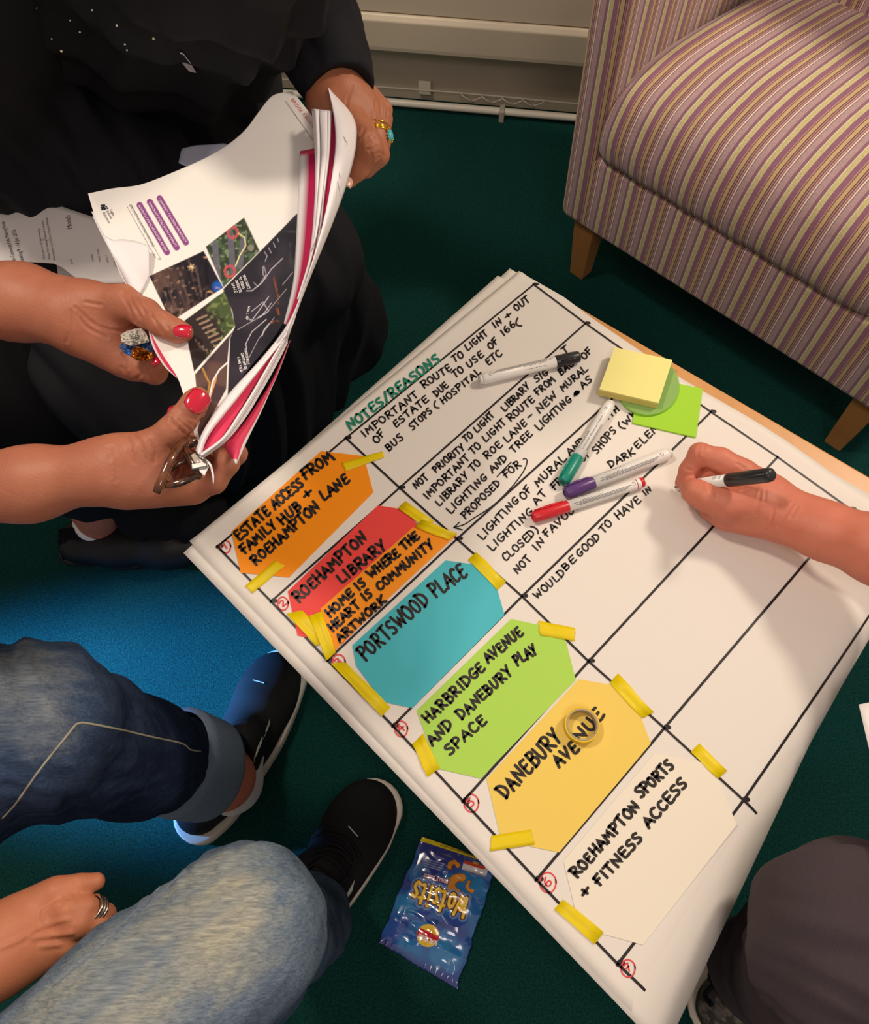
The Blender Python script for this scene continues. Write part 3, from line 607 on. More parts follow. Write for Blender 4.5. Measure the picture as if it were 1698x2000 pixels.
# ================================================================== markers
M_white = mat('white_plastic', '#f2eee8', 0.35, 0.5); M_print = mat('fine_print', '#4a4648', 0.5, 0.4)
def frame(a, b, up=(0, 0, 1)):
    x = (b-a)/np.linalg.norm(b-a); z = np.array(up, float); z = z-x*(z@x); z /= np.linalg.norm(z); return x, np.cross(z, x), z
def lathe(name, a, b, prof, m, parent, seg=28, up=(0, 0, 1)):
    """prof: (distance along a->b, radius)"""
    x, y, z = frame(a, b, up); v = []
    for s, r in prof:
        for k in range(seg): t = 2*math.pi*k/seg; v.append(a+x*s+r*(math.cos(t)*y+math.sin(t)*z))
    n = len(prof); f = [(i*seg+k, (i+1)*seg+k, (i+1)*seg+(k+1) % seg, i*seg+(k+1) % seg) for i in range(n-1) for k in range(seg)]
    f += [tuple(range(seg)), tuple(range((n-1)*seg, n*seg))[::-1]]
    return mesh(name, v, [q[::-1] for q in f], m, parent, True)
def marker(pa, pb, capfrac, col, label, r=.0078, za=None, zb=None, tilt=0.0, text=False, plug=None, flip=False, nib=False):
    a = P(*pa, TZ+r+.0006 if za is None else za); b = P(*pb, TZ+r+.0006 if zb is None else zb); L = np.linalg.norm(b-a); x, y, z = frame(a, b)
    M_c = mat('cap_'+label.split()[0], col, 0.32, 0.5); root = empty('whiteboard_marker', (a+b)/2-np.array([0, 0, r]), label, 'marker', 'whiteboard markers on the sheet')
    s = L*(1-capfrac)
    if nib:
        lathe('barrel', a, b, [(.022, r*.62), (.024, r*.92), (.030, r*.94), (s, r*.94)], M_white, root)
        lathe('nib', a, b, [(0, .0008), (.004, .0022), (.012, .0024), (.0125, r*.5), (.022, r*.62)], M_print, root)
        lathe('cap', a, b, [(s-.002, r*1.04), (s, r*1.08), (L-.008, r*1.08), (L-.002, r*.98), (L, r*.7)], M_c, root)
    else:
        lathe('barrel', a, b, [(0.004, r*.80), (.0055, r*.9), (.010, r*.94), (s, r*.94)], M_white, root)
        lathe('end_plug', a, b, [(0, r*.66), (.0012, r*.78), (.0042, r*.80)] if plug is None else [(0, r*.7), (.002, r*.86), (.011, r*.95)], mat('plug', plug or '#e9e5e0', .35), root)
        lathe('cap', a, b, [(s-.001, r*.98), (s, r*1.04), (L-.012, r*1.04), (L-.003, r*.97), (L-.001, r*.86), (L, r*.6), (L-.004, r*.5)], M_c, root)
    # clip ridge along the cap
    t = .7 if not flip else -.9; cy = y*math.cos(t+1.57)+z*math.sin(t+1.57)
    cl = [a+x*(s+.004)+cy*r*1.1, a+x*(s+.02)+cy*r*1.2, a+x*(L-.004)+cy*r*1.12]
    tube('clip', cl, [.0012, .0016, .0012], M_c, root, 8)
    def cmap(off):       # (mm along, mm around) -> surface
        def g(q):
            out = []
            for u, w_ in q: an = math.pi/2-w_/(r*.94)+tilt; out.append(a+x*u+(r*.94+off)*(math.cos(an)*y+math.sin(an)*z))
            return out
        return g
    V, F = [], []; u0_, u1_ = (.030 if nib else .012), s-.004
    if text:
        font_mesh('STAEDTLER', cmap(.00012), V, F, (u1_-.006, -.0035), (u1_-.034, -.0035), .0026)
        font_mesh('Lumocolor whiteboard marker', cmap(.00012), V, F, (u1_-.006, .0012), (u1_-.062, .0012), .0024)
        ribbon([np.array([(u0_+.004+.0016*math.cos(t), -.001+.0016*math.sin(t)) for t in np.linspace(0, 6.3, 14)]), np.array([(u0_+.012, .001), (u0_+.012, -.003)])], .0005, cmap(.00012), V, F)
        for w_ in (.0052, .0066): ribbon([np.array([(t, w_) for t in np.linspace(u1_-.05, u1_-.008, 12)])], .0005, cmap(.00012), V, F)
        mesh('lettering', V, F, M_print, root)
    elif nib:
        t0 = s-.018; ribbon([np.array([(t0+.0026*math.cos(t), .000+.0026*math.sin(t)) for t in np.linspace(0, 6.3, 18)]), np.array([(t0-.0015, 0.0), (t0+.0015, 0.0)])], .0006, cmap(.00012), V, F)
        font_mesh('EU 27', cmap(.00012), V, F, (t0+.006, .002), (t0+.006, -.003), .004); mesh('lettering', V, F, M_print, root)
    else:
        rnd = random.Random(len(label)); bw = u1_-.012; xx = bw-.028
        while xx < bw: w_ = rnd.choice([.0004, .0007, .0011]); ribbon([np.array([(xx, -.0005 if flip else -.0055), (xx, .0045 if flip else -.0010)])], w_, cmap(.00012), V, F); xx += w_+rnd.choice([.0005, .0009])
        mesh('barcode', V, F, M_print, root); V, F = [], []
        for j, w_ in enumerate((.0004, .0016, .0028, .0040) if not flip else (-.0056, -.0044, -.0030, -.0018)):
            x0 = u0_+.006+.003*j; t = x0
            while t < u1_-.006-.004*(j % 2):
                l = rnd.uniform(.002, .006); ribbon([np.array([(t, w_), (t+l, w_)])], .00055, cmap(.00012), V, F); t += l+.0009
        ribbon([np.array([(u0_+.003+.002*math.cos(t), -.0005+.002*math.sin(t)) for t in np.linspace(.6, 6, 14)])], .0005, cmap(.00012), V, F)
        mesh('small_print', V, F, M_print, root)
    return root
marker((936, 742), (1133, 696), .235, '#2b2a2d', 'black-capped whiteboard marker lying across the ruled line, left of the yellow notes', flip=False)
marker((1194, 786), (1099, 943), .30, '#0f8a76', 'green-capped whiteboard marker pointing down from the yellow notes', text=True)
marker((1311, 884), (1103, 964), .26, '#5b3a78', 'purple-capped whiteboard marker lying above the red one', tilt=-.2)
marker((1258, 941), (1040, 1011), .31, '#d2232f', 'slimmer red-capped whiteboard marker, nearest of the four lying down', r=.0070, plug='#d2232f', flip=False, tilt=-.2)

# ================================================================== sticky notes
M_yn = mat('yellow_note_paper', '#f7ec96', 0.65, 0.2, bump=(80, .08, .001)); M_gn = mat('green_note_paper', '#a6dc3c', 0.65, 0.2); M_yns = mat('yellow_note_edges', '#e2d37c', .8, .1)
def slab(name, px, ztop, t, m, label, cat, layers=1, m2=None):
    q = [P(*p, ztop) for p in px]; root = empty(name, sum(q)/len(q)-np.array([0, 0, t]), label, cat, 'sticky note pads'); n = len(q)
    for i in range(layers):
        z1 = -t*i/layers; z0 = -t*(i+1)/layers+.00015*(layers > 1); j = np.array([random.uniform(-1, 1)*.0004 if i else 0, random.uniform(-1, 1)*.0004 if i else 0, 0])
        v = [p+j+[0, 0, z1] for p in q]+[p+j+[0, 0, z0] for p in q]
        f = [tuple(range(n)), tuple(range(n, 2*n))[::-1]]+[(i_, n+i_, n+(i_+1) % n, (i_+1) % n) for i_ in range(n)]
        nn = np.cross(v[1]-v[0], v[2]-v[1])[2]
        if nn < 0: f = [k[::-1] for k in f]
        mesh('top_note' if i == 0 else 'note_block', v, f, m if i == 0 else (m2 or m), root)
    return root
def circ(cx, cy, rx, ry, n=48): return [(cx+rx*math.cos(t), cy+ry*math.sin(t)) for t in np.linspace(0, 2*math.pi, n, endpoint=False)]
slab('sticky_note_pad', [(1249, 733), (1373, 759), (1360, 854), (1236, 826)], TZ+.0022, .0018, M_gn, 'thin square lime green note pad, half under the round one', 'sticky notes', 2)
def film():
    m = bpy.data.materials.new('clear_green_film'); m.use_nodes = True; N = m.node_tree.nodes; L = m.node_tree.links; b = N['Principled BSDF']
    b.inputs['Base Color'].default_value = (*srgb('#b9dd8c'), 1); b.inputs['Roughness'].default_value = .18
    t = N.new('ShaderNodeBsdfTransparent'); t.inputs[0].default_value = (*srgb('#d5efae'), 1); mx = N.new('ShaderNodeMixShader'); mx.inputs[0].default_value = .5
    L.new(t.outputs[0], mx.inputs[1]); L.new(b.outputs[0], mx.inputs[2]); L.new(mx.outputs[0], N['Material Output'].inputs[0]); return m
slab('round_sticky_note_pad', circ(1266, 753, 61, 57), TZ+.0058, .0030, film(), 'round translucent green note pad beneath the yellow square one', 'sticky notes', 2, M_gn)
slab('sticky_note_pad', [(1201, 678), (1314, 703), (1287, 787), (1171, 760)], TZ+.0185, .0125, M_yn, 'thick pale yellow square note pad on top of the green ones', 'sticky notes', 5, M_yns)

# ================================================================== tape roll
tr = P(1138, 1415, TZ+.013); tr0 = tr*1.0; tr0[2] = TZ+.0013
roll = empty('tape_roll', tr0, 'small roll of yellow tape standing on the pale yellow card', 'tape roll')
def ring(name, ro, ri, z0, z1, m):
    n = 64; v = []
    for r, z in ((ro, z0), (ro, z1), (ri, z1), (ri, z0)):
        for k in range(n): t = 2*math.pi*k/n; v.append((tr[0]+r*math.cos(t), tr[1]+r*math.sin(t), z))
    f = [(j*n+k, j*n+(k+1) % n, ((j+1) % 4)*n+(k+1) % n, ((j+1) % 4)*n+k) for j in range(4) for k in range(n)]
    bevel(mesh(name, v, f, m, roll, True), .0004)
ring('wound_tape', .0182, .0163, TZ+.0013, TZ+.0128, mat('tape_side', '#e8c22c', .45)); ring('cardboard_core', .0163, .0146, TZ+.0012, TZ+.0132, mat('core_card', '#b5a283', .6))

# ================================================================== snack bag
def paint(C, mask, col, a=1.0):
    m = np.clip(mask, 0, 1)[:, None]*a; C[:] = C*(1-m)+np.array(srgb(col))[None]*m
def soft(d, r, w=3): return np.clip((r-d)/w+.5, 0, 1)
nu, nv = 250, 380
S, T = np.meshgrid(np.linspace(0, 1, nu), np.linspace(0, 1, nv), indexing='ij'); S = S.ravel(); T = T.ravel()
cTL, cTR, cBR, cBL = [np.array(c, float) for c in ((590, 185), (1392, 490), (958, 1845), (108, 1340))]
XY = (cTL*(1-S)[:, None]+cTR*S[:, None])*(1-T)[:, None]+(cBL*(1-S)[:, None]+cBR*S[:, None])*T[:, None]
nz2 = lambda sc, sd: vnoise(np.stack([S*.6, T, T*0+sd], 1), sc, sd)
XY[:, 0] += (nz2(9, 3)*18+nz2(22, 6)*6)*np.clip(abs(S-.5)*2-.75, 0, 1)*4; XY[:, 1] += nz2(9, 5)*14*np.clip(abs(T-.5)*2-.85, 0, 1)*6
X, Y = XY[:, 0], XY[:, 1]; C = np.tile(np.array(srgb('#2f56a4')), (len(X), 1)); pp = np.stack([X, Y, 0*X], 1)/1000
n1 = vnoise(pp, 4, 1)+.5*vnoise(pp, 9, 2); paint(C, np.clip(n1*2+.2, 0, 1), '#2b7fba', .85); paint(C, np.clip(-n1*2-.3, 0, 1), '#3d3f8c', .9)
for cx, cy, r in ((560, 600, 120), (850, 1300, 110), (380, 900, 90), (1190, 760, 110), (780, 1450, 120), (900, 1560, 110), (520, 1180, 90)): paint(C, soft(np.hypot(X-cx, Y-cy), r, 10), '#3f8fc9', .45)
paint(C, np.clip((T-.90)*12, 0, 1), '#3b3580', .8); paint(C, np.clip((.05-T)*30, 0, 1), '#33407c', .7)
paint(C, soft(dist_poly(X, Y, [(560, 212), (1200, 420), (1420, 500)]), 24), '#f0d822'); 
for i in range(26): xx = 780+i*16; paint(C, soft(dist_poly(X, Y, [(xx, 278+(xx-780)*.325), (xx+9, 288+(xx-780)*.325)]), 4), '#6a5c12', .8)
for cx, cy, r, a0, a1, wv_ in ((925, 520, 45, 2.9, 6.0, 28), (985, 720, 85, 1.9, 5.0, 48), (1120, 730, 50, 1.5, 4.2, 22)):
    arc = [(cx+r*math.cos(t), cy+r*math.sin(t)) for t in np.linspace(a0, a1, 10)]; d = dist_poly(X, Y, arc); paint(C, soft(d, wv_), '#9a5a1c'); paint(C, soft(d+12*vnoise(pp, 40, 4), wv_-8), '#e3963a')
# pink flavour flash and the claim panel
def quad(cx, cy, hw, hh, ang): c, s = math.cos(ang), math.sin(ang); a = (X-cx)*c+(Y-cy)*s; b = -(X-cx)*s+(Y-cy)*c; return np.minimum(soft(abs(a), hw), soft(abs(b), hh))
A = .29
paint(C, quad(735, 650, 145, 30, A), '#5a2f6a'); paint(C, quad(1155, 540, 138, 48, A), '#dfd9d6'); paint(C, quad(1150, 500, 120, 18, A), '#d0432f'); paint(C, quad(1165, 480, 30, 14, A), '#d9a02c')
def raster(text, p0, p1, h, wd, col, a=1.0):
    for s in strokes(text, (p0[0], -p0[1]), (p1[0], -p1[1]), h, 0, .1): paint(C, soft(dist_poly(X, Y, [(x, -y) for x, y in s]), wd, 2.5), col, a)
raster('REALLY CHEESY', (868, 668), (606, 592), 34, 5, '#f6d3dc')
for j in range(4): raster('BAKED NOT FRIED'[:9+j], (830-j*20, 470+j*26), (600, 405+j*30), 16, 3, '#c9dcf0', .8) if False else paint(C, soft(dist_poly(X, Y, [(600, 430+j*24), (820-j*10, 490+j*24)]), 5), '#b9cfe6', .6)
for j in range(3): paint(C, soft(dist_poly(X, Y, [(1040+j*6, 545+j*14), (1270, 605+j*14)]), 4), '#8c7f86', .7)
wst = strokes('Wotsits', (1088, -862), (520, -672), 215, -.05, .0)
wl_ = [dist_poly(X, Y, [(x, -y) for x, y in s]) for s in wst]; wd_ = np.min(wl_, 0)
paint(C, soft(wd_, 50, 8), '#7d9ad0', .75); paint(C, soft(wd_, 28), '#4a1a26'); paint(C, soft(wd_, 18), '#ffb020'); paint(C, soft(wd_+3*vnoise(pp, 30, 9), 10, 6), '#ffe050')
cir = np.hypot(X-650, Y-1258); paint(C, soft(cir, 122), '#f4c627'); band = abs((Y-1262)-(X-650)*.34-10*np.sin((X-650)/70)); paint(C, np.minimum(soft(band, 48), soft(cir, 120)), '#d3202c')
raster('WALKERS', (752, 1322), (552, 1240), 44, 6, '#fbe9e2'); raster('Baked'.upper(), (838, 1128), (655, 1062), 50, 6, '#2a3468', .8)
env = (np.sin(np.pi*np.clip(S, 0, 1))**.5)*(np.sin(np.pi*np.clip(T, .0, 1))**.45)
q3 = np.stack([S*.6, T, 0*T], 1)
def ridge(sc, sd): return 1-abs(vnoise(q3, sc, sd))*2
crk = .0034*ridge(4, 1)+.0020*ridge(9, 2)+.0006*ridge(18, 3)
zz = .003+.013*env+crk*(.35+.65*env)+.0014*np.sin(S*90)*np.clip((T-.93)*14, 0, 1)+.001*np.sin(S*60)*np.clip((.06-T)*16, 0, 1)
VV = np.array([P(*cr('b', x, y), 0.0) for x, y in zip(X, Y)]); VV[:, 2] = zz
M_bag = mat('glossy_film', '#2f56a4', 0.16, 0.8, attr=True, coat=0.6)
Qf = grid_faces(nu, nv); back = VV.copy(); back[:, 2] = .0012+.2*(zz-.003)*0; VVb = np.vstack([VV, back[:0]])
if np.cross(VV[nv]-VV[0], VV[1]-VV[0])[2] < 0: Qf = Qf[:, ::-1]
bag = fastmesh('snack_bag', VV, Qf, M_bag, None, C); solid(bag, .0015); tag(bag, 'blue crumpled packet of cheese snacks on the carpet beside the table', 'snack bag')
# ================================================================== people
def J(x, y, z, rpx): return (P(x, y, z), rpx/depth_scale(x, y, z))
def skin(name, a, b, rough=.5):
    m = mat(name, a, rough, .35, noise=(38, .75, b), bump=(420, .22, .0012)); return m
M_sk1 = skin('brown_skin', '#b97759', '#a45f49'); M_sk2 = skin('warm_brown_skin', '#bd7a58', '#a66348'); M_sk3 = skin('ruddy_skin', '#d8866c', '#c96f58'); M_sk4 = skin('tanned_skin', '#cf8762', '#be7050')
M_nail = mat('red_nail_varnish', '#d00f34', 0.14, 0.7, coat=.8); M_nail2 = mat('bare_nail', '#e3b49e', 0.25, 0.5, coat=.4)
def crease(s, pts, d=.0011):
    for a, b in zip(pts[:-1], pts[1:]): s.groove(P(*a), P(*b), d, .0012)
def nail(name, c, tip, up, L, W_, m, parent, th=.0008, curve=.55):
    """curved nail plate: c = centre, tip = direction of the finger tip, up = outward normal"""
    c = np.array(c, float); x = np.array(tip, float); x /= np.linalg.norm(x); z = np.array(up, float); z = z-x*(z@x); z /= np.linalg.norm(z); y = np.cross(z, x); v = []; nu, nv = 14, 11
    for i in range(nu):
        for j in range(nv):
            s = i/(nu-1)*2-1; t = j/(nv-1)*2-1; w_ = W_/2*(1-abs(s)**9*.16)*(1 if s > 0 else 1-.14*s*s)
            xx = L/2*s*(1-(.05*t*t if s > 0 else .22*t*t)); an = t*1.0
            v.append(c+x*xx+y*w_*math.sin(an)/math.sin(1.0)+z*(W_*curve*(math.cos(an)-1)-.0010*s*s+.0006))
    o = mesh(name, v, grid_faces(nu, nv), m, parent, True); solid(o, th); return o

# ---------------- person with red nails, forearms coming in from the left
pb = empty('person', P(-60, 760, .70), 'person at left edge, bare forearms and red nails, holding glasses and a sweet wrapper', 'person')
s = Sdf(.0017, .008)
# lower hand, palm up
fa = J(-330, 985, .74, 96), J(-120, 962, .765, 78), J(60, 945, .78, 66), J(215, 918, .79, 59)
s.chain(fa, .02, flat=((0, 0, 1), .9))
s.cone(*J(215, 918, .79, 58), *J(300, 922, .785, 60), .02, ((0, 0, 1), .72))
s.cone(*J(290, 915, .782, 58), *J(372, 922, .765, 52), .018, ((0, 0, 1), .62))
s.cone(*J(250, 952, .778, 36), *J(375, 950, .765, 34), .012)                       # heel on the little-finger side
s.cone(*J(245, 892, .795, 34), *J(300, 872, .80, 31), .014)                        # thumb mound
s.chain([J(290, 876, .80, 31), J(335, 842, .808, 26.5), J(358, 818, .812, 25), J(380, 788, .814, 23.5), J(388, 776, .812, 21)], .006)
for pts in ([J(370, 948, .765, 27), J(418, 940, .770, 24), J(446, 905, .778, 21), J(430, 872, .778, 18)],
            [J(372, 935, .757, 26), J(432, 915, .757, 23), J(462, 886, .765, 20), J(436, 850, .768, 18)],
            [J(375, 905, .75, 26), J(440, 872, .75, 22), J(430, 832, .757, 19), J(400, 806, .765, 17)],
            [J(350, 885, .75, 25), J(400, 850, .745, 22), J(380, 815, .752, 19), J(345, 806, .765, 14), J(338, 805, .768, 11)]): s.chain(pts, .004)
# upper hand
s.chain([J(-320, 560, .755, 92), J(-110, 575, .765, 78), J(40, 590, .772, 69), J(140, 612, .775, 60)], .02, flat=((0, 0, 1), .9))
s.cone(*J(140, 612, .775, 60), *J(205, 640, .772, 56), .02, ((0, 0, 1), .8))
s.cone(*J(160, 655, .768, 38), *J(240, 705, .760, 32), .014)
s.cone(*J(180, 590, .785, 38), *J(245, 592, .792, 34), .014)
s.chain([J(240, 592, .792, 33), J(285, 612, .800, 27), J(318, 634, .806, 23.5), J(345, 646, .806, 21), J(361, 650, .803, 17)], .006)
for pts in ([J(215, 690, .758, 32), J(262, 716, .757, 27), J(302, 726, .762, 24), J(313, 710, .771, 19), J(306, 700, .776, 13)],
            [J(225, 675, .75, 30), J(275, 695, .748, 26), J(320, 705, .752, 22), J(312, 688, .766, 17), J(304, 683, .772, 12)],
            [J(225, 655, .745, 28), J(285, 668, .742, 24), J(335, 690, .748, 20), J(330, 668, .757, 17)],
            [J(225, 635, .742, 28), J(295, 645, .74, 23), J(345, 672, .748, 19), J(340, 652, .757, 16)]): s.chain(pts, .004)
V_, Q_ = s.build(2); N_ = normals(V_, Q_)
V_ = wrinkle(V_, N_, [[(336, 808), (352, 822), (372, 838)], [(342, 803), (360, 818), (380, 834)], [(334, 816), (346, 832), (360, 846)], [(334, 824), (340, 834)],
    [(262, 846), (275, 868), (282, 896)], [(250, 852), (256, 880), (262, 905)], [(292, 862), (302, 885), (300, 905)], [(218, 872), (228, 905), (226, 940)], [(210, 872), (216, 900)],
    [(330, 870), (352, 900), (340, 940)], [(296, 614), (306, 630), (318, 650)], [(306, 612), (318, 626), (330, 642)], [(314, 612), (326, 624), (334, 634)], [(238, 572), (252, 600), (262, 628)], [(248, 568), (262, 596), (276, 622)],
    [(256, 566), (272, 590), (284, 612)], [(146, 600), (190, 636), (236, 646), (262, 636)], [(150, 612), (172, 640), (210, 660)], [(138, 606), (134, 640), (130, 668)], [(238, 716), (250, 730), (256, 748)], [(284, 722), (294, 738), (302, 752)],
    [(262, 742), (280, 728), (292, 712)], [(166, 590), (200, 596)], [(240, 690), (252, 704), (250, 720)]], .0011, 2.6)
body_b = fastmesh('forearms', V_, Q_, M_sk1, pb); hitb = caster(V_, Q_)
cam_p = np.array([0, 0, CAM_H])
def toward(p): d = cam_p-np.array(p); return d/np.linalg.norm(d)
def nail_px(c, tip, L, W_, m, parent, lift=.0, tz=0.0, tilt=(0, 0, 0), name='nail', curve=.5):
    p = P(*c); q = P(tip[0], tip[1], c[2]+tz); return nail(name, p+toward(p)*lift, q-p, toward(p)+np.array(tilt), L, W_, m, parent, curve=curve)
nail_px((386, 783, .822), (404, 760), .0178, .0158, M_nail, pb, .004, curve=.42)
nail_px((336, 803, .774), (318, 796), .0085, .0075, M_nail, pb, .003)
nail_px((355, 645, .816), (385, 647), .0140, .0105, M_nail, pb, .004, tilt=(0, .35, 0), curve=.42)
nail_px((304, 704, .783), (312, 716), .0075, .0085, M_nail, pb, .003)
nail_px((301, 682, .779), (306, 694), .0060, .0075, M_nail, pb, .002)

# ---------------- person in black holding the booklet
M_black = mat('black_crepe', '#15151b', 0.8, 0.25, bump=(700, .25, .0008)); M_dark = mat('black_trousers', '#0f0f12', 0.9, .2, bump=(500, .25, .0008))
pa = empty('person', P(330, 330, .5), 'person in loose black clothes holding up the stapled booklet', 'person')
s = Sdf(.0017, .009)
s.chain([J(575, -10, .82, 50), J(640, 120, .785, 48), J(662, 185, .772, 50)], .02)
s.cone(*J(655, 190, .772, 48), *J(690, 215, .762, 50), .02, ((0, 0, 1), .8))
s.cone(*J(640, 215, .765, 34), *J(672, 300, .750, 26), .014)
# index, middle (ring), ring, little finger, curled over the sheets; thumb underneath
s.chain([J(676, 222, .768, 32), J(716, 278, .766, 26), J(722, 292, .763, 24.5), J(700, 330, .748, 19), J(684, 352, .741, 14)], .006)
s.chain([J(700, 200, .766, 32), J(735, 262, .756, 23), J(738, 302, .750, 22), J(716, 330, .738, 18)], .0045)
s.chain([J(712, 190, .758, 30), J(744, 232, .746, 22), J(742, 280, .738, 20), J(720, 310, .73, 17)], .004)
s.chain([J(712, 185, .745, 27), J(746, 215, .734, 20), J(744, 252, .727, 18)], .004)
s.chain([J(640, 240, .752, 28), J(660, 310, .735, 24), J(683, 348, .728, 18)], .005)
V_, Q_ = s.build(2); N_ = normals(V_, Q_)
V_ = wrinkle(V_, N_, [[(716, 268), (724, 262), (732, 268)], [(716, 276), (726, 270), (736, 276)], [(718, 284), (728, 278), (736, 284)], [(716, 290), (726, 292), (734, 286)], [(734, 302), (742, 298), (750, 304)], [(732, 310), (742, 306)],
    [(676, 232), (690, 256), (697, 272)], [(697, 272), (706, 264), (712, 250)], [(734, 196), (735, 222), (734, 250)], [(752, 206), (752, 240)], [(720, 330), (728, 312), (724, 296)], [(690, 168), (680, 190), (676, 214)]], .0010, 2.4)
fastmesh('hand', V_, Q_, M_sk2, pa)
nail_px((681, 354, .747), (676, 366), .0120, .0095, M_nail2, pa, .005, curve=.4)
# rings
M_gold = mat('gold', '#e8b23c', .18, .8, metal=1); M_turq = mat('turquoise', '#3fb9c0', .2, .6, coat=.5); M_silver = mat('silver', '#dcd6cc', .18, .8, metal=1)
def finger_ring(name, c, ax, r, wd, m, parent, th=.0011):
    x = np.array(ax, float); x /= np.linalg.norm(x); y = np.cross(x, (0, 0, 1.)); y /= np.linalg.norm(y); z = np.cross(x, y)
    pts = [np.array(c)+r*(math.cos(t)*y+math.sin(t)*z)+x*wd*math.sin(2*t)*.15 for t in np.linspace(0, 2*math.pi, 41)]; return tube(name, pts, th, m, parent, 8)
ra, rb = P(735, 255, .757), P(738, 300, .750); rc = P(737, 262, .756)
root = empty('finger_ring', rc, 'gold ring with an oval turquoise stone on the booklet holder', 'ring'); 
for k in (-.0022, -.0006, .001): finger_ring('band', rc+(rb-ra)/np.linalg.norm(rb-ra)*k, rb-ra, .0122, .002, M_gold, root, .0010)
finger_ring('band', rc-(rb-ra)/np.linalg.norm(rb-ra)*.0068, rb-ra, .0121, .002, M_gold, root, .0009)
st = P(762, 264, .758); x_, y_, z_ = frame(st, st+(rb-ra), toward(st)+np.array([1.6, 0, 0]))
def ellipsoid(name, c, X_, Y_, Z_, a, b, d, m, parent, n=16):
    v = [np.array(c)+X_*a*math.cos(t)*math.sin(p)+Y_*b*math.sin(t)*math.sin(p)+Z_*d*math.cos(p) for p in np.linspace(.02, math.pi-.02, n) for t in np.linspace(0, 2*math.pi, 2*n, endpoint=False)]
    w_ = 2*n; f = [(i*w_+k, i*w_+(k+1) % w_, (i+1)*w_+(k+1) % w_, (i+1)*w_+k) for i in range(n-1) for k in range(w_)]; return mesh(name, v, f, m, parent, True)
ellipsoid('stone', st, x_, y_, z_, .0062, .0045, .003, M_turq, root)
v = []; f = []
for i in range(14):
    t = i/14*2*math.pi; c = st+x_*.0074*math.cos(t)+y_*.0056*math.sin(t); b0 = len(v)
    for e in (x_, -x_, y_, -y_, z_, -z_): v.append(c+e*.0011)
    f += [tuple(b0+k for k in q) for q in ((0, 2, 4), (2, 1, 4), (1, 3, 4), (3, 0, 4), (2, 0, 5), (1, 2, 5), (3, 1, 5), (0, 3, 5))]
mesh('beaded_bezel', v, f, M_gold, root, True)['kind'] = 'stuff'

def cloth(name, s, m, parent, folds, sm=2, cols=None):
    """folds: list of (direction, wavelength, amplitude, seed); displaces along the normals"""
    V_, Q_ = s.build(sm); N_ = normals(V_, Q_); d = np.zeros(len(V_))
    for dr, wl, am, sd in folds:
        dr = np.array(dr, float); dr /= np.linalg.norm(dr); ph = V_@dr/wl+1.3*vnoise(V_, 1/(wl*3.2), sd)+sd
        r = 1-2*np.abs(np.abs((ph % 1)*2-1)**1.4-.5); msk = np.clip(.5+vnoise(V_, 1/(wl*2.5), sd+9), 0, 1); d += am*(r-.5)*msk
    V_ = V_+N_*d[:, None]; o = fastmesh(name, V_, Q_, m, parent, cols(V_, N_) if cols else None); return caster(V_, Q_)
s = Sdf(.006, .05)
s.cone(P(220, -420, .98), .19, P(200, 60, .62), .20)                                   # torso
s.cone(P(420, -260, .98), .11, P(330, 60, .62), .15)
s.cone(P(40, 120, .56), .15, P(150, 330, .50), .13)                                    # lap
s.chain([(P(330, 160, .56), .13), (P(520, 430, .48), .085), (P(590, 520, .46), .075)], .05)
s.chain([(P(60, 420, .50), .12), (P(230, 700, .47), .105), (P(330, 800, .42), .085)], .05)
s.chain([(P(590, 500, .44), .08), (P(655, 640, .05), .105)], .05)                      # skirt falling to the floor
s.chain([(P(470, 610, .44), .08), (P(560, 730, .04), .12)], .05); s.chain([(P(335, 790, .40), .08), (P(400, 880, .04), .10)], .05)
s.chain([(P(400, 600, .44), .08), (P(500, 800, .10), .12)], .05)
robe = cloth('robe', s, M_black, pa, [((.8, .55, .1), .15, .020, 1), ((.7, -.5, .2), .22, .016, 5), ((.9, .3, 0), .08, .005, 8)], 4)
s = Sdf(.004, .02)                                                                     # right sleeve, cuff, and left sleeve across the lap
s.chain([(P(430, -420, 1.0), .085), J(510, -150, .90, 125), J(575, -20, .832, 96), J(618, 70, .80, 84), J(652, 140, .782, 66), J(672, 190, .775, 64)], .02); s.cone(P(683, 232, .772), .046, P(700, 290, .76), .060, .003, None, True)
cloth('right_sleeve', s, M_black, pa, [((.6, -.7, .3), .07, .008, 3), ((.2, -.9, .2), .04, .003, 4)])
s = Sdf(.004, .025)
s.chain([(P(-160, -60, .92), .09), (P(-40, 210, .76), .085), (P(110, 300, .70), .075), (P(260, 350, .68), .062), (P(350, 378, .67), .048)], .03)
s.cone(P(60, 330, .66), .07, P(170, 372, .62), .06)
cloth('left_sleeve', s, M_black, pa, [((.7, .6, .2), .09, .012, 2), ((.9, .1, .2), .05, .004, 6)])
M_label = mat('white_label', '#d9d5dc', .5)
def decal(name, pts, hit, m, parent, lift=.0012, t=.0006):
    q = [(lambda h: h[0]+toward(h[0])*lift)(hit(*p)) for p in pts]; o = mesh(name, q, [tuple(range(len(q)))], m, parent); solid(o, t, 0); return o
decal('clothing_tag', [(352, 103), (357, 104), (371, 122), (383, 142), (370, 139), (357, 124)], robe, M_label, pa, .004)
M_seq = mat('sequin', '#f0ecc8', .15, .9, metal=.3); v = []; f = []; rnd = random.Random(4)
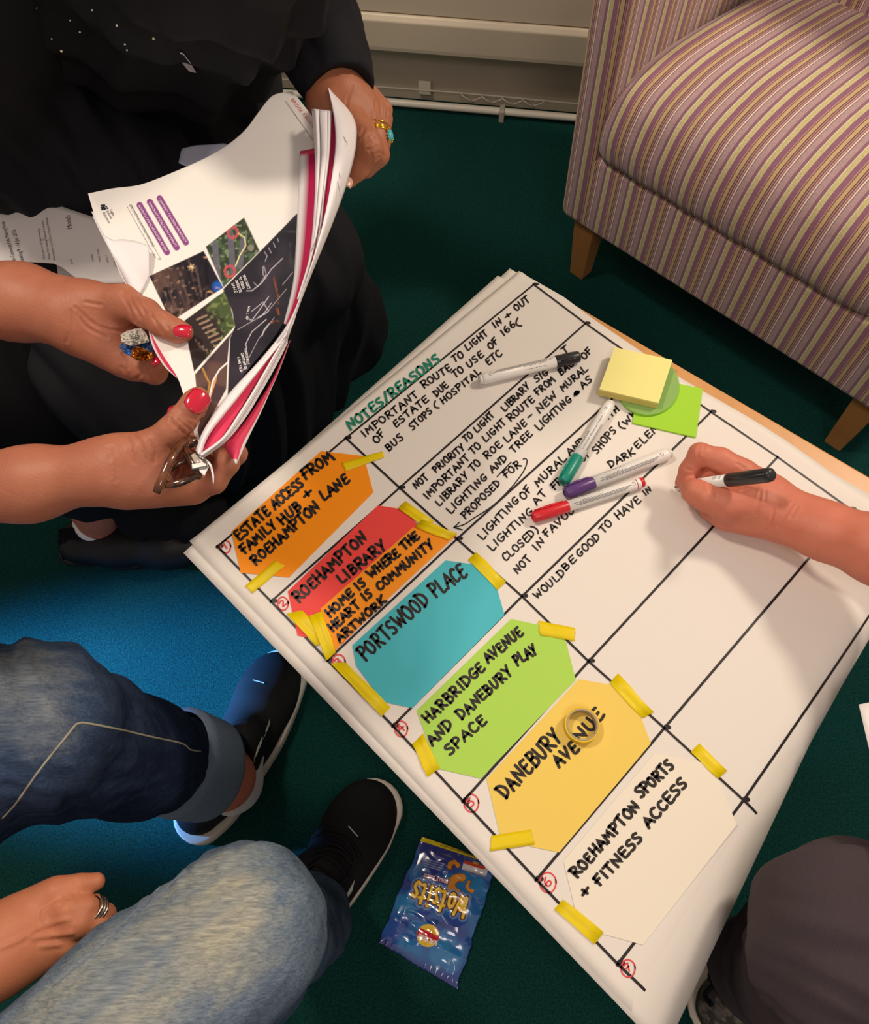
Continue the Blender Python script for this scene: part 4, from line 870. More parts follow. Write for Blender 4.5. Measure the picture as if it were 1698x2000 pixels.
for x, y in ((5, 30), (22, 57), (29, 74), (101, 76), (137, 40), (156, 63), (45, 102), (51, 106), (85, 129), (101, 173), (228, 50), (244, 87), (248, 98), (60, 160), (180, 20), (120, 100), (300, 76), (70, 15), (30, 130)):
    p, n_ = robe(x, y); p = p+toward(p)*.003; t = toward(p); a = np.cross(t, (0, 0, 1)); a /= np.linalg.norm(a); b = np.cross(t, a); r = rnd.uniform(.0006, .0012); k = len(v)
    v += [p+r*(a*math.cos(i)+b*math.sin(i)) for i in np.linspace(0, 2*math.pi, 7)[:-1]]; f.append(tuple(range(k, k+6)))
mesh('sequins', v, f, M_seq, pa)['kind'] = 'stuff'

# trousers, ankle and shoe of the person with red nails
s = Sdf(.005, .04)
s.chain([(P(-260, 640, .50), .12), (P(-20, 720, .48), .11), (P(130, 820, .36), .085), (P(175, 930, .17), .075)], .05)
s.chain([(P(-260, 760, .50), .11), (P(20, 790, .45), .09)], .05); s.chain([(P(290, 930, .12), .060), (P(300, 985, .07), .062), (P(380, 1000, .06), .06)], .03)
cloth('trousers', s, M_dark, pb, [((.8, .4, .1), .09, .010, 1), ((.5, -.6, .3), .13, .008, 5)])
s = Sdf(.0035, .015)
s.chain([(P(165, 940, .20), .045), (P(185, 990, .115), .036), (P(192, 1015, .075), .036)], .02)
V_, Q_ = s.build(2); fastmesh('ankle', V_, Q_, M_sk1, pb)
M_sock = mat('white_sock', '#dcd8d6', .9, .1, bump=(600, .4, .001)); M_knit = mat('ribbed_knit', '#17171b', .9, .1)
s = Sdf(.003, .01); s.cone(P(188, 1022, .062), .038, P(200, 1035, .045), .036, .01); V_, Q_ = s.build(1); fastmesh('sock', V_, Q_, M_sock, pb)
M_shoe = mat('black_shoe', '#0c0c0e', .5, .35, bump=(300, .2, .001))
sb = empty('shoe', P(250, 1060, 0), 'black slip-on shoe with ribbed heel under the red-nailed person', 'shoe')
s = Sdf(.0035, .03); s.chain([(P(160, 1058, .038), .040), (P(230, 1062, .036), .036), (P(330, 1062, .034), .040), (P(395, 1058, .03), .036)], .03, ((0, 0, 1), .85)); V_, Q_ = s.build(3); fastmesh('upper', V_, Q_, M_shoe, sb)
for i in range(9): x = 118+i*7; tube('rib', [P(x, 1030+abs(i-3)*1.5, .080), P(x-1, 1058, .066), P(x+4, 1082, .03), P(x+8, 1092, .01)], .0034, M_knit, sb, 8)
s = Sdf(.004, .01); s.chain([(P(150, 1072, .008), .034), (P(250, 1072, .008), .030), (P(400, 1062, .008), .036)], .03, ((0, 0, 1), .3)); V_, Q_ = s.build(2); fastmesh('sole', V_, Q_, M_shoe, sb)

# ---------------- person in jeans, lower left
pc = empty('person', P(150, 1750, 0), 'person in rolled blue jeans and black trainers, silver rings on one hand', 'person')
def denim_mat(name, ang):
    m = mat(name, '#5a7090', .88, .15, attr=True, bump=(900, .5, .0010)); N = m.node_tree.nodes; L = m.node_tree.links; b = N['Principled BSDF']; src = b.inputs['Base Color'].links[0].from_socket
    tc = N.new('ShaderNodeTexCoord'); mp = N.new('ShaderNodeMapping'); mp.inputs['Rotation'].default_value = (0, 0, ang); mp.inputs['Scale'].default_value = (60, 520, 300)
    n = N.new('ShaderNodeTexNoise'); n.inputs['Scale'].default_value = 1; n.inputs['Detail'].default_value = 5; n.inputs['Roughness'].default_value = .7
    L.new(tc.outputs['Object'], mp.inputs[0]); L.new(mp.outputs[0], n.inputs['Vector']); r = N.new('ShaderNodeValToRGB'); r.color_ramp.elements[0].color = (.50, .54, .60, 1); r.color_ramp.elements[1].color = (1.5, 1.45, 1.36, 1)
    r.color_ramp.elements[0].position = .32; r.color_ramp.elements[1].position = .68; mx = N.new('ShaderNodeMixRGB'); mx.blend_type = 'MULTIPLY'; mx.inputs[0].default_value = .8
    L.new(n.outputs['Fac'], r.inputs[0]); L.new(src, mx.inputs[1]); L.new(r.outputs[0], mx.inputs[2]); L.new(mx.outputs[0], b.inputs['Base Color']); return m
M_den = denim_mat('denim', -.72); M_den2 = denim_mat('dark_denim', .15)
def denim(c_dark, c_mid, c_lite, spots, axis, thr=.0):
    ax_ = np.array(axis, float); ax_ /= np.linalg.norm(ax_)
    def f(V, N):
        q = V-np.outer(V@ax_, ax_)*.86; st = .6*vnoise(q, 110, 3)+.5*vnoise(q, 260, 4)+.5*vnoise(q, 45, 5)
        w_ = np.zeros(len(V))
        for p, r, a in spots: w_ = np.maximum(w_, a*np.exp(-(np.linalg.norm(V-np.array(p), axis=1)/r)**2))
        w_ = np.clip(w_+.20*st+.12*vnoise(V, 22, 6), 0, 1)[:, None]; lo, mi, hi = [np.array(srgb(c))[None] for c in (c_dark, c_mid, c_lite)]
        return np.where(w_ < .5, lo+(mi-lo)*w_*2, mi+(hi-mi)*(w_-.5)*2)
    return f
s = Sdf(.0042, .035)
s.chain([J(40, 2190, .53, 190), J(280, 1985, .525, 176), J(474, 1818, .505, 150)], .03); s.chain([J(474, 1820, .495, 148), J(484, 1888, .42, 108), (P(556, 1820, .25), .056), (P(596, 1800, .12), .062)], .03)
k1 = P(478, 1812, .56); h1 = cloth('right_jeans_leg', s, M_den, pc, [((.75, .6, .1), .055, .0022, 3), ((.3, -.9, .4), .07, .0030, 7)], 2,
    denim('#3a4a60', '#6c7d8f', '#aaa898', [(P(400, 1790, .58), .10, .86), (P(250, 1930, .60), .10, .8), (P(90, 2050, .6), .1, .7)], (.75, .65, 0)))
s = Sdf(.0042, .035)
s.chain([J(-260, 1500, .53, 190), J(60, 1408, .50, 152)], .04); s.cone(*J(-200, 1560, .46, 170), *J(20, 1500, .42, 120), .05)
s.chain([J(75, 1415, .485, 145), J(160, 1450, .38, 128), J(260, 1478, .27, 110), J(350, 1493, .17, 88)], .03)
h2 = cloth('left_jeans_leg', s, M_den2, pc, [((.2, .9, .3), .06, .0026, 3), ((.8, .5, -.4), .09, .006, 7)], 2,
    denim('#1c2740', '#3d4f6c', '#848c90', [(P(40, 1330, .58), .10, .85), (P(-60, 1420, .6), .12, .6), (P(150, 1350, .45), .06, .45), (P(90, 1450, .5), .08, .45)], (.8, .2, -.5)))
M_stitch = mat('seam_stitching', '#a9a38e', .8, .2); M_cuff = mat('turned_denim', '#8192a6', .9, .2, bump=(900, .6, .001), noise=(300, .6, '#67798f'))
def seam(name, pts, hit, r, m, parent, n=50, lift=0.0):
    q = resample(pts, n); w_ = [hit(*p) for p in q]; tube(name, [a+b*lift for a, b in w_], r, m, parent, 6)
seam('seam', [(148, 1415), (165, 1412), (230, 1424), (300, 1440), (355, 1452), (372, 1464), (392, 1467)], h2, .0011, M_stitch, pc)
seam('seam', [(148, 1415), (120, 1450), (80, 1500), (55, 1535), (30, 1570), (4, 1598)], h2, .0011, M_stitch, pc)
seam('seam', [(100, 1918), (220, 1820), (330, 1716), (360, 1690)], h1, .0009, M_cuff, pc); seam('seam', [(108, 1924), (228, 1826), (338, 1722), (368, 1696)], h1, .0008, M_cuff, pc)
# turned-up cuff
ca, cb = P(338, 1487, .186), P(404, 1506, .124); x_, y_, z_ = frame(ca, cb); L_ = np.linalg.norm(cb-ca); seg = 48; v = []
prof_ = [(-.004, .066), (0, .0725), (.01, .0735), (L_-.006, .071), (L_, .0695), (L_+.001, .067), (L_-.004, .0650), (L_-.03, .062)]
for sx_, r in prof_:
    for k in range(seg): t = 2*math.pi*k/seg; rr = r*(1+.02*math.sin(3*t+1)); v.append(ca+x_*sx_+rr*(math.cos(t)*y_+math.sin(t)*z_))
f = [(i*seg+k, (i+1)*seg+k, (i+1)*seg+(k+1) % seg, i*seg+(k+1) % seg) for i in range(len(prof_)-1) for k in range(seg)]
mesh('turned_up_cuff', v, f, M_cuff, pc, True)
s = Sdf(.003, .015); s.chain([(ca+x_*.01, .046), (P(436, 1518, .092), .042), (P(446, 1530, .06), .042)], .02); V_, Q_ = s.build(2); fastmesh('ankle', V_, Q_, M_sk3, pc)
s = Sdf(.003, .012); s.chain([(P(442, 1522, .078), .0455), (P(452, 1528, .058), .047)], .012); s.cone(P(440, 1520, .07), .036, P(478, 1465, .062), .030, .02); V_, Q_ = s.build(2); fastmesh('sock', V_, Q_, M_sock, pc)
# hand resting between the knees
s = Sdf(.0022, .010)
s.chain([J(-330, 2060, .50, 90), J(-60, 1895, .488, 74), J(15, 1840, .484, 68)], .02, ((0, 0, 1), .85))
s.cone(*J(15, 1838, .484, 66), *J(78, 1792, .482, 62), .02, ((0, 0, 1), .55)); s.cone(*J(20, 1862, .478, 55), *J(105, 1828, .472, 50), .02, ((0, 0, 1), .55))
s.chain([J(95, 1750, .484, 27), J(112, 1742, .485, 26), J(152, 1731, .480, 20), J(188, 1722, .472, 17.5)], .008)
s.chain([J(110, 1785, .486, 24), J(134, 1778, .489, 25), J(170, 1772, .482, 19.5), J(205, 1786, .462, 19), J(212, 1815, .44, 16)], .006)
s.chain([J(120, 1812, .482, 24), J(152, 1806, .486, 24), J(192, 1806, .474, 19), J(222, 1826, .452, 17)], .006)
s.chain([J(100, 1848, .472, 24), J(135, 1842, .476, 23), J(172, 1846, .462, 18), J(200, 1870, .44, 16)], .006)
V_, Q_ = s.build(2); N_ = normals(V_, Q_)
V_ = wrinkle(V_, N_, [[(0, 1852), (40, 1834), (75, 1812), (100, 1803), (135, 1795)], [(84, 1798), (84, 1782), (98, 1774), (112, 1764)], [(60, 1832), (110, 1826), (140, 1822)], [(80, 1848), (116, 1845)]], -.0015, 4.5)
V_ = wrinkle(V_, N_, [[(120, 1738), (126, 1750), (136, 1756)], [(150, 1718), (154, 1732), (156, 1744)], [(146, 1720), (149, 1734)]], .0008, 2.6)
fastmesh('hand', V_, Q_, M_sk4, pc)
root = empty('finger_ring', P(183, 1775, .478), 'set of wide silver rings on the hand beside the jeans', 'ring')
d_ = P(205, 1786, .462)-P(170, 1772, .482); c_ = P(184, 1777, .476)
for k, t in ((-.0035, .0014), (0, .0011), (.0032, .0013)): finger_ring('band', c_+d_/np.linalg.norm(d_)*k, d_, .0122, .003, M_silver, root, t)
root = empty('finger_ring', P(200, 1806, .473), 'narrow silver ring on the next finger, mostly hidden by the jeans', 'ring'); d_ = P(222, 1826, .452)-P(192, 1806, .474)
finger_ring('band', P(200, 1811, .470), d_, .0115, .002, M_silver, root, .0012)

# trainers
M_up = mat('black_mesh_fabric', '#0e0d0f', .75, .3, bump=(1600, .5, .0006)); M_sole = mat('off_white_foam', '#d5cbbb', .6, .3, bump=(120, .1, .001)); M_lace = mat('black_lace', '#141316', .8, .2); M_refl = mat('grey_stripe', '#bfc4b8', .5, .4)
SHIFT = np.array([-.0065, .002, .002])
def trainer(label, line, hw, collar, stripes, dash, open_px):
    """line: centre line pixels at sole height from heel to toe; hw: half widths in metres"""
    c = resample([P(x, y, 0.02) for x, y in line], 40); w_ = resample([(a, 0) for a in hw], 40)[:, 0]; c[:, 2] = 0
    root = empty('trainer', c[18]*1.0, label, 'trainer', 'black trainers worn with the jeans'); T = np.gradient(c, axis=0); T /= np.linalg.norm(T, axis=1)[:, None]; Nn = np.stack([-T[:, 1], T[:, 0], 0*T[:, 0]], 1)
    ol = []
    for i in range(40): ol.append(c[i]+Nn[i]*w_[i])
    for a in np.linspace(math.pi/2, -math.pi/2, 12)[1:-1]: ol.append(c[-1]+Nn[-1]*w_[-1]*math.sin(a)+T[-1]*w_[-1]*.95*math.cos(a))
    for i in range(39, -1, -1): ol.append(c[i]-Nn[i]*w_[i])
    for a in np.linspace(-math.pi/2, math.pi/2, 12)[1:-1]: ol.append(c[0]+Nn[0]*w_[0]*math.sin(a)-T[0]*w_[0]*.9*math.cos(a))
    ol = np.array(ol); n = len(ol); cen = np.array([c[min(39, max(0, int(i if i < 40 else 39 if i < 50 else 89-i if i < 90 else 0)))] for i in range(n)]); v = []; lv = [(0, .92), (.004, .97), (.014, 1.02), (.026, 1.03), (.033, 1.0), (.034, .90)]
    for z, k in lv:
        for i in range(n):
            j = min(39, max(0, int(i if i < 40 else 39 if i < 50 else 89-i if i < 90 else 0))); zz = z*(1.15 if j < 12 else 1.0)-(.006*max(0, j-26)/13*(z > .02))
            v.append(cen[i]+(ol[i]-cen[i])*k*(1+.05*(z > .01)*(j < 8))+np.array([0, 0, zz]))
    f = [(a*n+i, a*n+(i+1) % n, (a+1)*n+(i+1) % n, (a+1)*n+i) for a in range(len(lv)-1) for i in range(n)]+[tuple(range(n)), tuple(range((len(lv)-1)*n, len(lv)*n))]
    mesh('sole', v, [q[::-1] for q in f], M_sole, root, True)
    s = Sdf(.0032, .02)
    for a, b in ((2, 8), (8, 15), (15, 22), (22, 29), (29, 34), (34, 38)):
        hgt = lambda j: np.interp(j, [0, 8, 15, 22, 29, 34, 39], [.056, .058, .062, .060, .050, .042, .034])
        pa_, pb_ = c[a]+[0, 0, hgt(a)*.66], c[b]+[0, 0, hgt(b)*.66]; pa_ = pa_+SHIFT; pb_ = pb_+SHIFT; s.cone(pa_, w_[a]*.96, pb_, w_[b]*.96, .02, ((0, 0, 1), float(hgt(a))*.5/w_[a]*1.05))
    for p, r in collar[0]: s.ball(p, r, .02)
    for p, q, r in collar[1]: s.cone(p, r, q, r, .008, None, True)
    V_, Q_ = s.build(2); fastmesh('upper', V_, Q_, M_up, root); hit = caster(V_, Q_)
    for st in stripes: decal('side_stripe', st, hit, M_refl, root, .0012, .0004)
    for st in dash: decal('reflective_dash', st, hit, M_refl, root, .0008, .0003)
    return root, hit
r1, hs1 = trainer('black trainer nearer the table edge, toe under the sheets', [(392, 1600), (425, 1565), (465, 1500), (505, 1430), (532, 1360), (548, 1320)], [.036, .040, .040, .042, .046, .044],
    ([(P(480, 1440, .085), .030), (P(400, 1560, .075), .032), (P(455, 1490, .085), .038)], [(P(438, 1530, .085), P(450, 1500, .12), .036)]),
    [[(527, 1404), (524, 1420), (512, 1446), (517, 1438), (528, 1412)], [(513, 1438), (512, 1450), (500, 1478), (497, 1480), (505, 1455)], [(498, 1475), (498, 1485), (491, 1504), (490, 1494)]], [[(494, 1327), (516, 1333), (516, 1335), (494, 1329)]], None)
r2, hs2 = trainer('black trainer standing clear on the carpet beside the snack packet', [(600, 1790), (622, 1765), (655, 1715), (690, 1655), (718, 1600), (730, 1578)], [.036, .038, .040, .045, .047, .044],
    ([(P(585, 1720, .085), .028), (P(600, 1770, .08), .03), (P(630, 1700, .08), .034)], [(P(590, 1750, .085), P(585, 1750, .12), .030)]),
    [[(693, 1719), (688, 1740), (664, 1778), (662, 1776), (678, 1745)], [(664, 1756), (660, 1776), (645, 1802), (640, 1804), (652, 1775)]], [[(680, 1614), (682, 1613), (700, 1633), (698, 1634)], [(602, 1700), (610, 1706), (620, 1724), (608, 1715)]], None)
for hit, rt, lines in ((hs2, r2, [[(612, 1668), (640, 1660), (668, 1668), (690, 1690)], [(600, 1690), (628, 1672), (655, 1685), (676, 1712)], [(640, 1650), (662, 1655), (684, 1676)], [(592, 1705), (615, 1690), (640, 1705), (660, 1730)], [(668, 1632), (690, 1650), (706, 1680)], [(655, 1740), (672, 1718), (690, 1690), (690, 1665), (672, 1640), (640, 1628), (612, 1636)]]),
                       (hs1, r1, [[(430, 1392), (460, 1378), (492, 1382), (512, 1396)], [(422, 1412), (455, 1396), (490, 1402), (506, 1416)], [(418, 1430), (452, 1416), (484, 1422)]])):
    for l in lines: seam('lace', l, hit, .0024, M_lace, rt, 24, .0015)

# ---------------- person at the right, writing
pe = empty('person', P(1698, 1500, .2), 'person at right edge in dark grey trousers writing on the sheet', 'person')
s = Sdf(.0018, .009)
s.chain([J(2050, 1200, .60, 88), J(1850, 1122, .56, 76), J(1720, 1075, .532, 65), J(1610, 1036, .508, 53), J(1552, 1012, .500, 47)], .02, ((0, 0, 1), .88))
s.cone(*J(1552, 1010, .500, 46), *J(1492, 978, .496, 50), .02, ((0, 0, 1), .7)); s.cone(*J(1500, 965, .497, 42), *J(1446, 928, .500, 34), .016, ((0, 0, 1), .75))
s.cone(*J(1520, 1020, .487, 38), *J(1420, 1004, .478, 32), .014)
s.chain([J(1452, 924, .503, 28), J(1408, 898, .508, 23), J(1367, 886, .508, 20.5), J(1345, 918, .492, 17), J(1331, 943, .476, 12.5)], .005)
s.chain([J(1480, 985, .500, 36), J(1418, 985, .497, 31), J(1380, 972, .496, 26), J(1358, 960, .493, 23), J(1346, 952, .487, 17)], .007)
s.chain([J(1450, 945, .487, 27), J(1388, 925, .484, 21), J(1362, 940, .475, 17), J(1345, 957, .466, 13)], .005)
s.chain([J(1455, 985, .481, 28), J(1396, 985, .474, 22), J(1366, 976, .467, 17), J(1350, 966, .463, 13)], .005)
s.chain([J(1475, 1018, .480, 28), J(1420, 1012, .472, 22), J(1386, 1000, .466, 17)], .006)
V_, Q_ = s.build(2); N_ = normals(V_, Q_)
V_ = wrinkle(V_, N_, [[(1550, 984), (1536, 1004), (1520, 1028)], [(1558, 990), (1545, 1010)], [(1512, 996), (1506, 1020), (1498, 1036)], [(1452, 952), (1466, 948), (1480, 950)], [(1450, 960), (1466, 955), (1478, 958)], [(1368, 872), (1364, 884), (1366, 896)], [(1376, 870), (1372, 886)],
    [(1486, 962), (1482, 985), (1476, 1005)], [(1496, 958), (1494, 980)], [(1392, 950), (1398, 962), (1400, 975)], [(1384, 948), (1388, 962)], [(1340, 915), (1350, 918)], [(1440, 905), (1455, 915)]], .0009, 2.6)
fastmesh('arm', V_, Q_, M_sk3, pe)
nail_px((1334, 962, .486), (1324, 950), .0075, .0080, M_nail2, pe, .0, tilt=(-.8, -.3, 0))
marker((1318, 951), (1510, 927), .40, '#2b2a2c', 'open black whiteboard marker held in the writing hand', r=.0072, za=.4535, zb=.572, nib=True)
M_grey = mat('grey_trouser_cloth', '#4d4347', .9, .2, bump=(700, .4, .0008), noise=(500, .6, '#443b40'))
s = Sdf(.005, .03)
s.chain([J(2050, 1960, .58, 205), J(1672, 1852, .50, 186)], .04); s.chain([J(1665, 1860, .48, 176), (P(1580, 1890, .28), .075), (P(1490, 1895, .13), .066)], .04)
cloth('trousers', s, M_grey, pe, [((.6, .5, -.5), .12, .007, 2), ((.1, .8, .4), .07, .004, 6)])
se = empty('trainer', P(1430, 1940, 0), 'grey patterned trainer with black laces under the right-hand edge of the sheets', 'trainer')
M_pat = mat('patterned_fabric', '#6f675c', .8, .3, noise=(60, .12, '#3b3734'))
ln_ = [P(x, y, 0) for x, y in ((1520, 1880), (1480, 1910), (1430, 1945), (1395, 1965))]
s = Sdf(.0035, .02); s.chain([(p+[0, 0, h], r) for p, h, r in zip(ln_, (.05, .045, .038, .034), (.042, .042, .040, .034))], .02, ((0, 0, 1), .95)); V_, Q_ = s.build(2); fastmesh('upper', V_, Q_, M_pat, se); hg = caster(V_, Q_)
s = Sdf(.004, .02); s.chain([(p+[0, 0, .012], r) for p, r in zip(ln_, (.046, .047, .046, .040))], .02, ((0, 0, 1), .28)); V_, Q_ = s.build(2); fastmesh('sole', V_, Q_, M_sole, se)
for l in ([(1385, 1900), (1400, 1930), (1420, 1960), (1445, 1972), (1465, 1965)], [(1395, 1925), (1380, 1945), (1392, 1965)], [(1405, 1905), (1430, 1925), (1455, 1950)]): seam('lace', l, hg, .0032, M_knit, se, 24, .002)
# ================================================================== stapled booklet held over the laps
def zf(x, y):
    u = ((x-175)*.86-(y-378)*.5)/500; v = ((x-175)*.3+(y-378)*.95)/560
    return .800-.028*u-.010*np.sin(np.clip(u, 0, 1)*np.pi*1.6)+.012*np.sin(np.clip(v, 0, 1)*np.pi)*(u-.2)
def BP(x, y, off=0.0): return P(x, y, float(zf(x, y))+off)
bk = empty('booklet', BP(400, 520), 'stapled booklet of colour printed design sheets, held up open', 'booklet')
M_pg = mat('printed_page', '#f4efea', .55, .3, attr=True); M_blank = mat('page_paper', '#f0ebe8', .6, .25)
ca_ = lambda x, y: (160+x/2.5, 160+y/2.5)
Lc = resample([ca_(*p) for p in [(30, 545), (65, 660), (105, 740), (165, 850), (200, 930), (250, 1020), (300, 1120), (340, 1230), (400, 1340), (465, 1440), (500, 1540), (522, 1620), (545, 1700), (560, 1790)]], 440)
Rc = resample([ca_(*p) for p in [(1030, 48), (1080, 110), (1140, 200), (1150, 330), (1120, 600), (1090, 850), (1040, 1050), (950, 1230), (800, 1420), (680, 1600), (600, 1730), (575, 1800)]], 440)
Tc = resample([ca_(*p) for p in [(30, 545), (150, 520), (290, 500), (460, 435), (600, 372), (720, 300), (800, 230), (860, 150), (920, 75), (975, 52), (1030, 48)]], 300)
NU, NV = 300, 440
def coons(L, R, T, NU, NV):
    s = np.linspace(0, 1, NU)[:, None, None]; t = np.linspace(0, 1, NV)[None, :, None]
    base = L[None]*(1-s)+R[None]*s; top0 = L[0]*(1-s[:, 0])+R[0]*s[:, 0]
    return (base+((T-top0)[:, None])*(1-t)**2).reshape(-1, 2)
XYp = coons(Lc, Rc, Tc, NU, NV); X = (XYp[:, 0]-160)*2.5; Y = (XYp[:, 1]-160)*2.5
C = np.tile(np.array(srgb('#f5f0ea')), (len(X), 1)); pp = np.stack([X, Y, 0*X], 1)/1000
def inpoly(poly):
    m = np.zeros(len(X), bool); n = len(poly)
    for i in range(n):
        (x0, y0), (x1, y1) = poly[i], poly[(i+1) % n]; c = ((y0 > Y) != (y1 > Y)) & (X < (x1-x0)*(Y-y0)/(y1-y0+1e-9)+x0); m ^= c
    d = dist_poly(X, Y, list(poly)+[poly[0]]); return np.clip(np.where(m, d, -d)/4+.5, 0, 1)
def stroke(pts, w_, col, mask=1.0, a=1.0): paint(C, soft(dist_poly(X, Y, pts), w_, 3)*mask, col, a)
n_ = lambda sc, sd: vnoise(pp, sc, sd)
A_ = inpoly([(330, 948), (595, 825), (690, 1005), (435, 1170)])
paint(C, A_, '#221d28'); paint(C, A_*np.clip(n_(18, 1)*2.2+.2, 0, 1)*np.clip((560-X+(Y-950)*.6)/180, 0, 1), '#6a5048', .8); paint(C, A_*soft(np.hypot(X-665, Y-1000), 26, 20), '#1f5fc0')
paint(C, A_*np.exp(-(np.hypot(X-535, Y-905)/9)**2), '#ffe8c8'); [stroke([(535-18*math.cos(t), 905-18*math.sin(t)), (535+18*math.cos(t), 905+18*math.sin(t))], 1.6, '#f0c890', A_, .8) for t in (.2, 1.3, 2.3)]; paint(C, A_*np.clip(n_(60, 2)*4-2.2, 0, 1), '#c89a6a', .8)
for k in range(8): stroke([(375+k*26, 965-k*9), (445+k*20, 1130-k*12)], 6, ('#4e3f40', '#6a544c', '#332a30')[k % 3], A_, .55)
paint(C, A_*np.clip(n_(70, 21)*3-.9, 0, 1)*np.clip((600-X+(Y-950)*.5)/120, 0, 1), '#8d7464', .7); paint(C, A_*np.clip(n_(40, 22)*3-.8, 0, 1), '#120f16', .7)
B_ = inpoly([(605, 805), (792, 662), (868, 825), (692, 1002)])
paint(C, B_, '#33402f'); paint(C, B_*np.clip(n_(45, 3)*2, 0, 1), '#4f6446', .8); paint(C, B_*np.clip(n_(80, 13)*3-.8, 0, 1), '#8c9a80', .7)
for pts in ([(650, 790), (665, 960)], [(725, 740), (738, 930)], [(790, 770), (770, 900)]): stroke(pts, 15, '#6b6878', B_, .8)
for cx, cy in ((737, 735), (722, 925)):
    for k in range(12): t = k*math.pi/6; paint(C, B_*soft(np.hypot(X-cx-24*math.cos(t), Y-cy-27*math.sin(t)), 7, 3), '#c8525c')
stroke([(765, 740), (795, 760), (800, 800), (770, 850), (750, 900)], 3, '#e8e2a0', B_); paint(C, B_*soft(np.hypot(X-825, Y-810), 16), '#8a8478')
C_ = inpoly([(495, 1170), (705, 1015), (748, 1190), (548, 1415)])
paint(C, C_, '#33292a'); paint(C, C_*np.clip((X-620+(1150-Y)*.6)/50+n_(40, 5)*1.5, 0, 1), '#4d5f38', .85); paint(C, C_*np.clip(n_(75, 6)*3-.6, 0, 1)*np.clip((X-600)/40, 0, 1), '#8e9c5c', .6)
for k in range(7): x0 = 575+k*14; stroke([(x0-12, 1160+k*22), (x0+34, 1140+k*22)], 5, '#a58a72', C_, .85)
for k in range(9): x0 = 545+k*9; stroke([(x0, 1250+k*8), (x0+26, 1290+k*7)], 4, '#8a7468' if k % 2 else '#1c1618', C_, .8)
D_ = inpoly([(690, 1012), (1048, 645), (1200, 640), (1200, 1000), (1000, 1290), (720, 1535), (712, 1530), (724, 1250), (748, 1195), (735, 1120)])
paint(C, D_, '#26232e'); paint(C, D_*np.clip(n_(12, 7)*1.6, 0, 1), '#3b3440', .8); paint(C, D_*np.clip(n_(35, 8)*2-.6, 0, 1)*np.clip((X-960)/60, 0, 1)*np.clip((950-Y)/100, 0, 1), '#5b6a58', .7)
for pts in ([(940, 960), (962, 1060), (955, 1110), (965, 1150)], [(900, 1165), (925, 1175), (965, 1165)]): stroke([(x_, y_) for x_, y_ in pts], 6, '#9c5230', D_*np.clip(n_(60, 31)*2+.6, 0, 1), .8)
for pts, w_ in (([(805, 1020), (830, 1020), (880, 980), (925, 915), (980, 862)], 3), ([(812, 1155), (830, 1165), (870, 1110), (905, 1060), (912, 1048)], 3), ([(870, 1150), (905, 1110), (925, 1080)], 2.5), ([(830, 1120), (885, 1075), (912, 1120), (860, 1150)], 2.5),
    ([(805, 1300), (800, 1280), (830, 1220), (900, 1160)], 3), ([(880, 1240), (890, 1210), (915, 1180)], 4), ([(980, 990), (1030, 930)], 2), ([(760, 1210), (900, 1130), (1000, 1010)], 1.6), ([(780, 1420), (860, 1260), (940, 1150)], 1.6), ([(892, 830), (905, 850), (895, 875)], 2), ([(912, 810), (925, 835)], 2), ([(935, 785), (945, 808)], 2), ([(955, 765), (962, 780)], 2),
    ([(885, 900), (885, 940), (900, 960)], 2.2), ([(840, 980), (860, 1000), (900, 940), (890, 900)], 1.8)): stroke(pts, w_*.62, '#d9d3dc', D_, .85)
E_ = inpoly([(553, 1428), (742, 1212), (742, 1215), (722, 1250), (712, 1350), (705, 1500), (650, 1600), (575, 1740), (565, 1700), (600, 1560), (560, 1500)])
paint(C, E_, '#4b3a3e'); paint(C, E_*np.clip(n_(16, 9)*1.8, 0, 1), '#6d5048', .8); stroke([(590, 1400), (612, 1450), (625, 1470), (600, 1600)], 5, '#c79242', E_, .8)
for k in range(9): stroke([(655-k*6, 1440+k*20), (648-k*7, 1470+k*20)], 6, '#e0a070', E_, .75)
stroke([(712, 1370), (672, 1405), (640, 1460), (622, 1540), (605, 1600)], 4, '#f4efec', 1.0); stroke([(690, 1540), (665, 1580), (660, 1605)], 3, '#f4efec', E_)
for (x0, y0), (x1, y1) in (((370, 562), (512, 790)), ((322, 580), (467, 815)), ((272, 595), (420, 838))): stroke([(x0+10, y0+6), (x1-4, y1-6)], 15, '#8f4a8c')
stroke([(995, 95), (1130, 285)], 1.8, '#5a5458')
vb = [P(a, b, 0) for a, b in ()]
VV = np.array([BP(x, y) for x, y in XYp]); Qf = grid_faces(NU, NV)
if np.cross(VV[NV]-VV[0], VV[1]-VV[0])[2] < 0: Qf = Qf[:, ::-1]
o = fastmesh('page', VV, Qf, M_pg, bk, C); solid(o, .0002); o['label'] = 'open page with photographs and purple captions'
bm_ = lambda off: (lambda q: [BP(160+a/2.5, 160-b/2.5, off) for a, b in q])      # y flipped so letters stand up
M_pw = mat('white_print', '#f7f2f4', .5); M_pk = mat('dark_print', '#231c33', .5); M_pg_ = mat('grey_print', '#77727a', .5); M_pr = mat('red_print', '#d8646e', .5)
def printed(name, items, m, off=.0005):
    V, F = [], []
    for t, x0, y0, x1, y1, h in items: font_mesh(t, bm_(off), V, F, (x0, -y0), (x1, -y1), h)
    return mesh(name, V, F, m, bk)
printed('caption_lettering', [('COMMUNITY CO-DESIGN OPPORTUNITY', 373, 572, 504, 785, 11), ('TEMPORARY INSTALLATION POSSIBILITY', 325, 590, 458, 808, 11), ('ELEMENTS CAN BE RELOCATED, REVISED', 275, 605, 410, 830, 11)], M_pw)
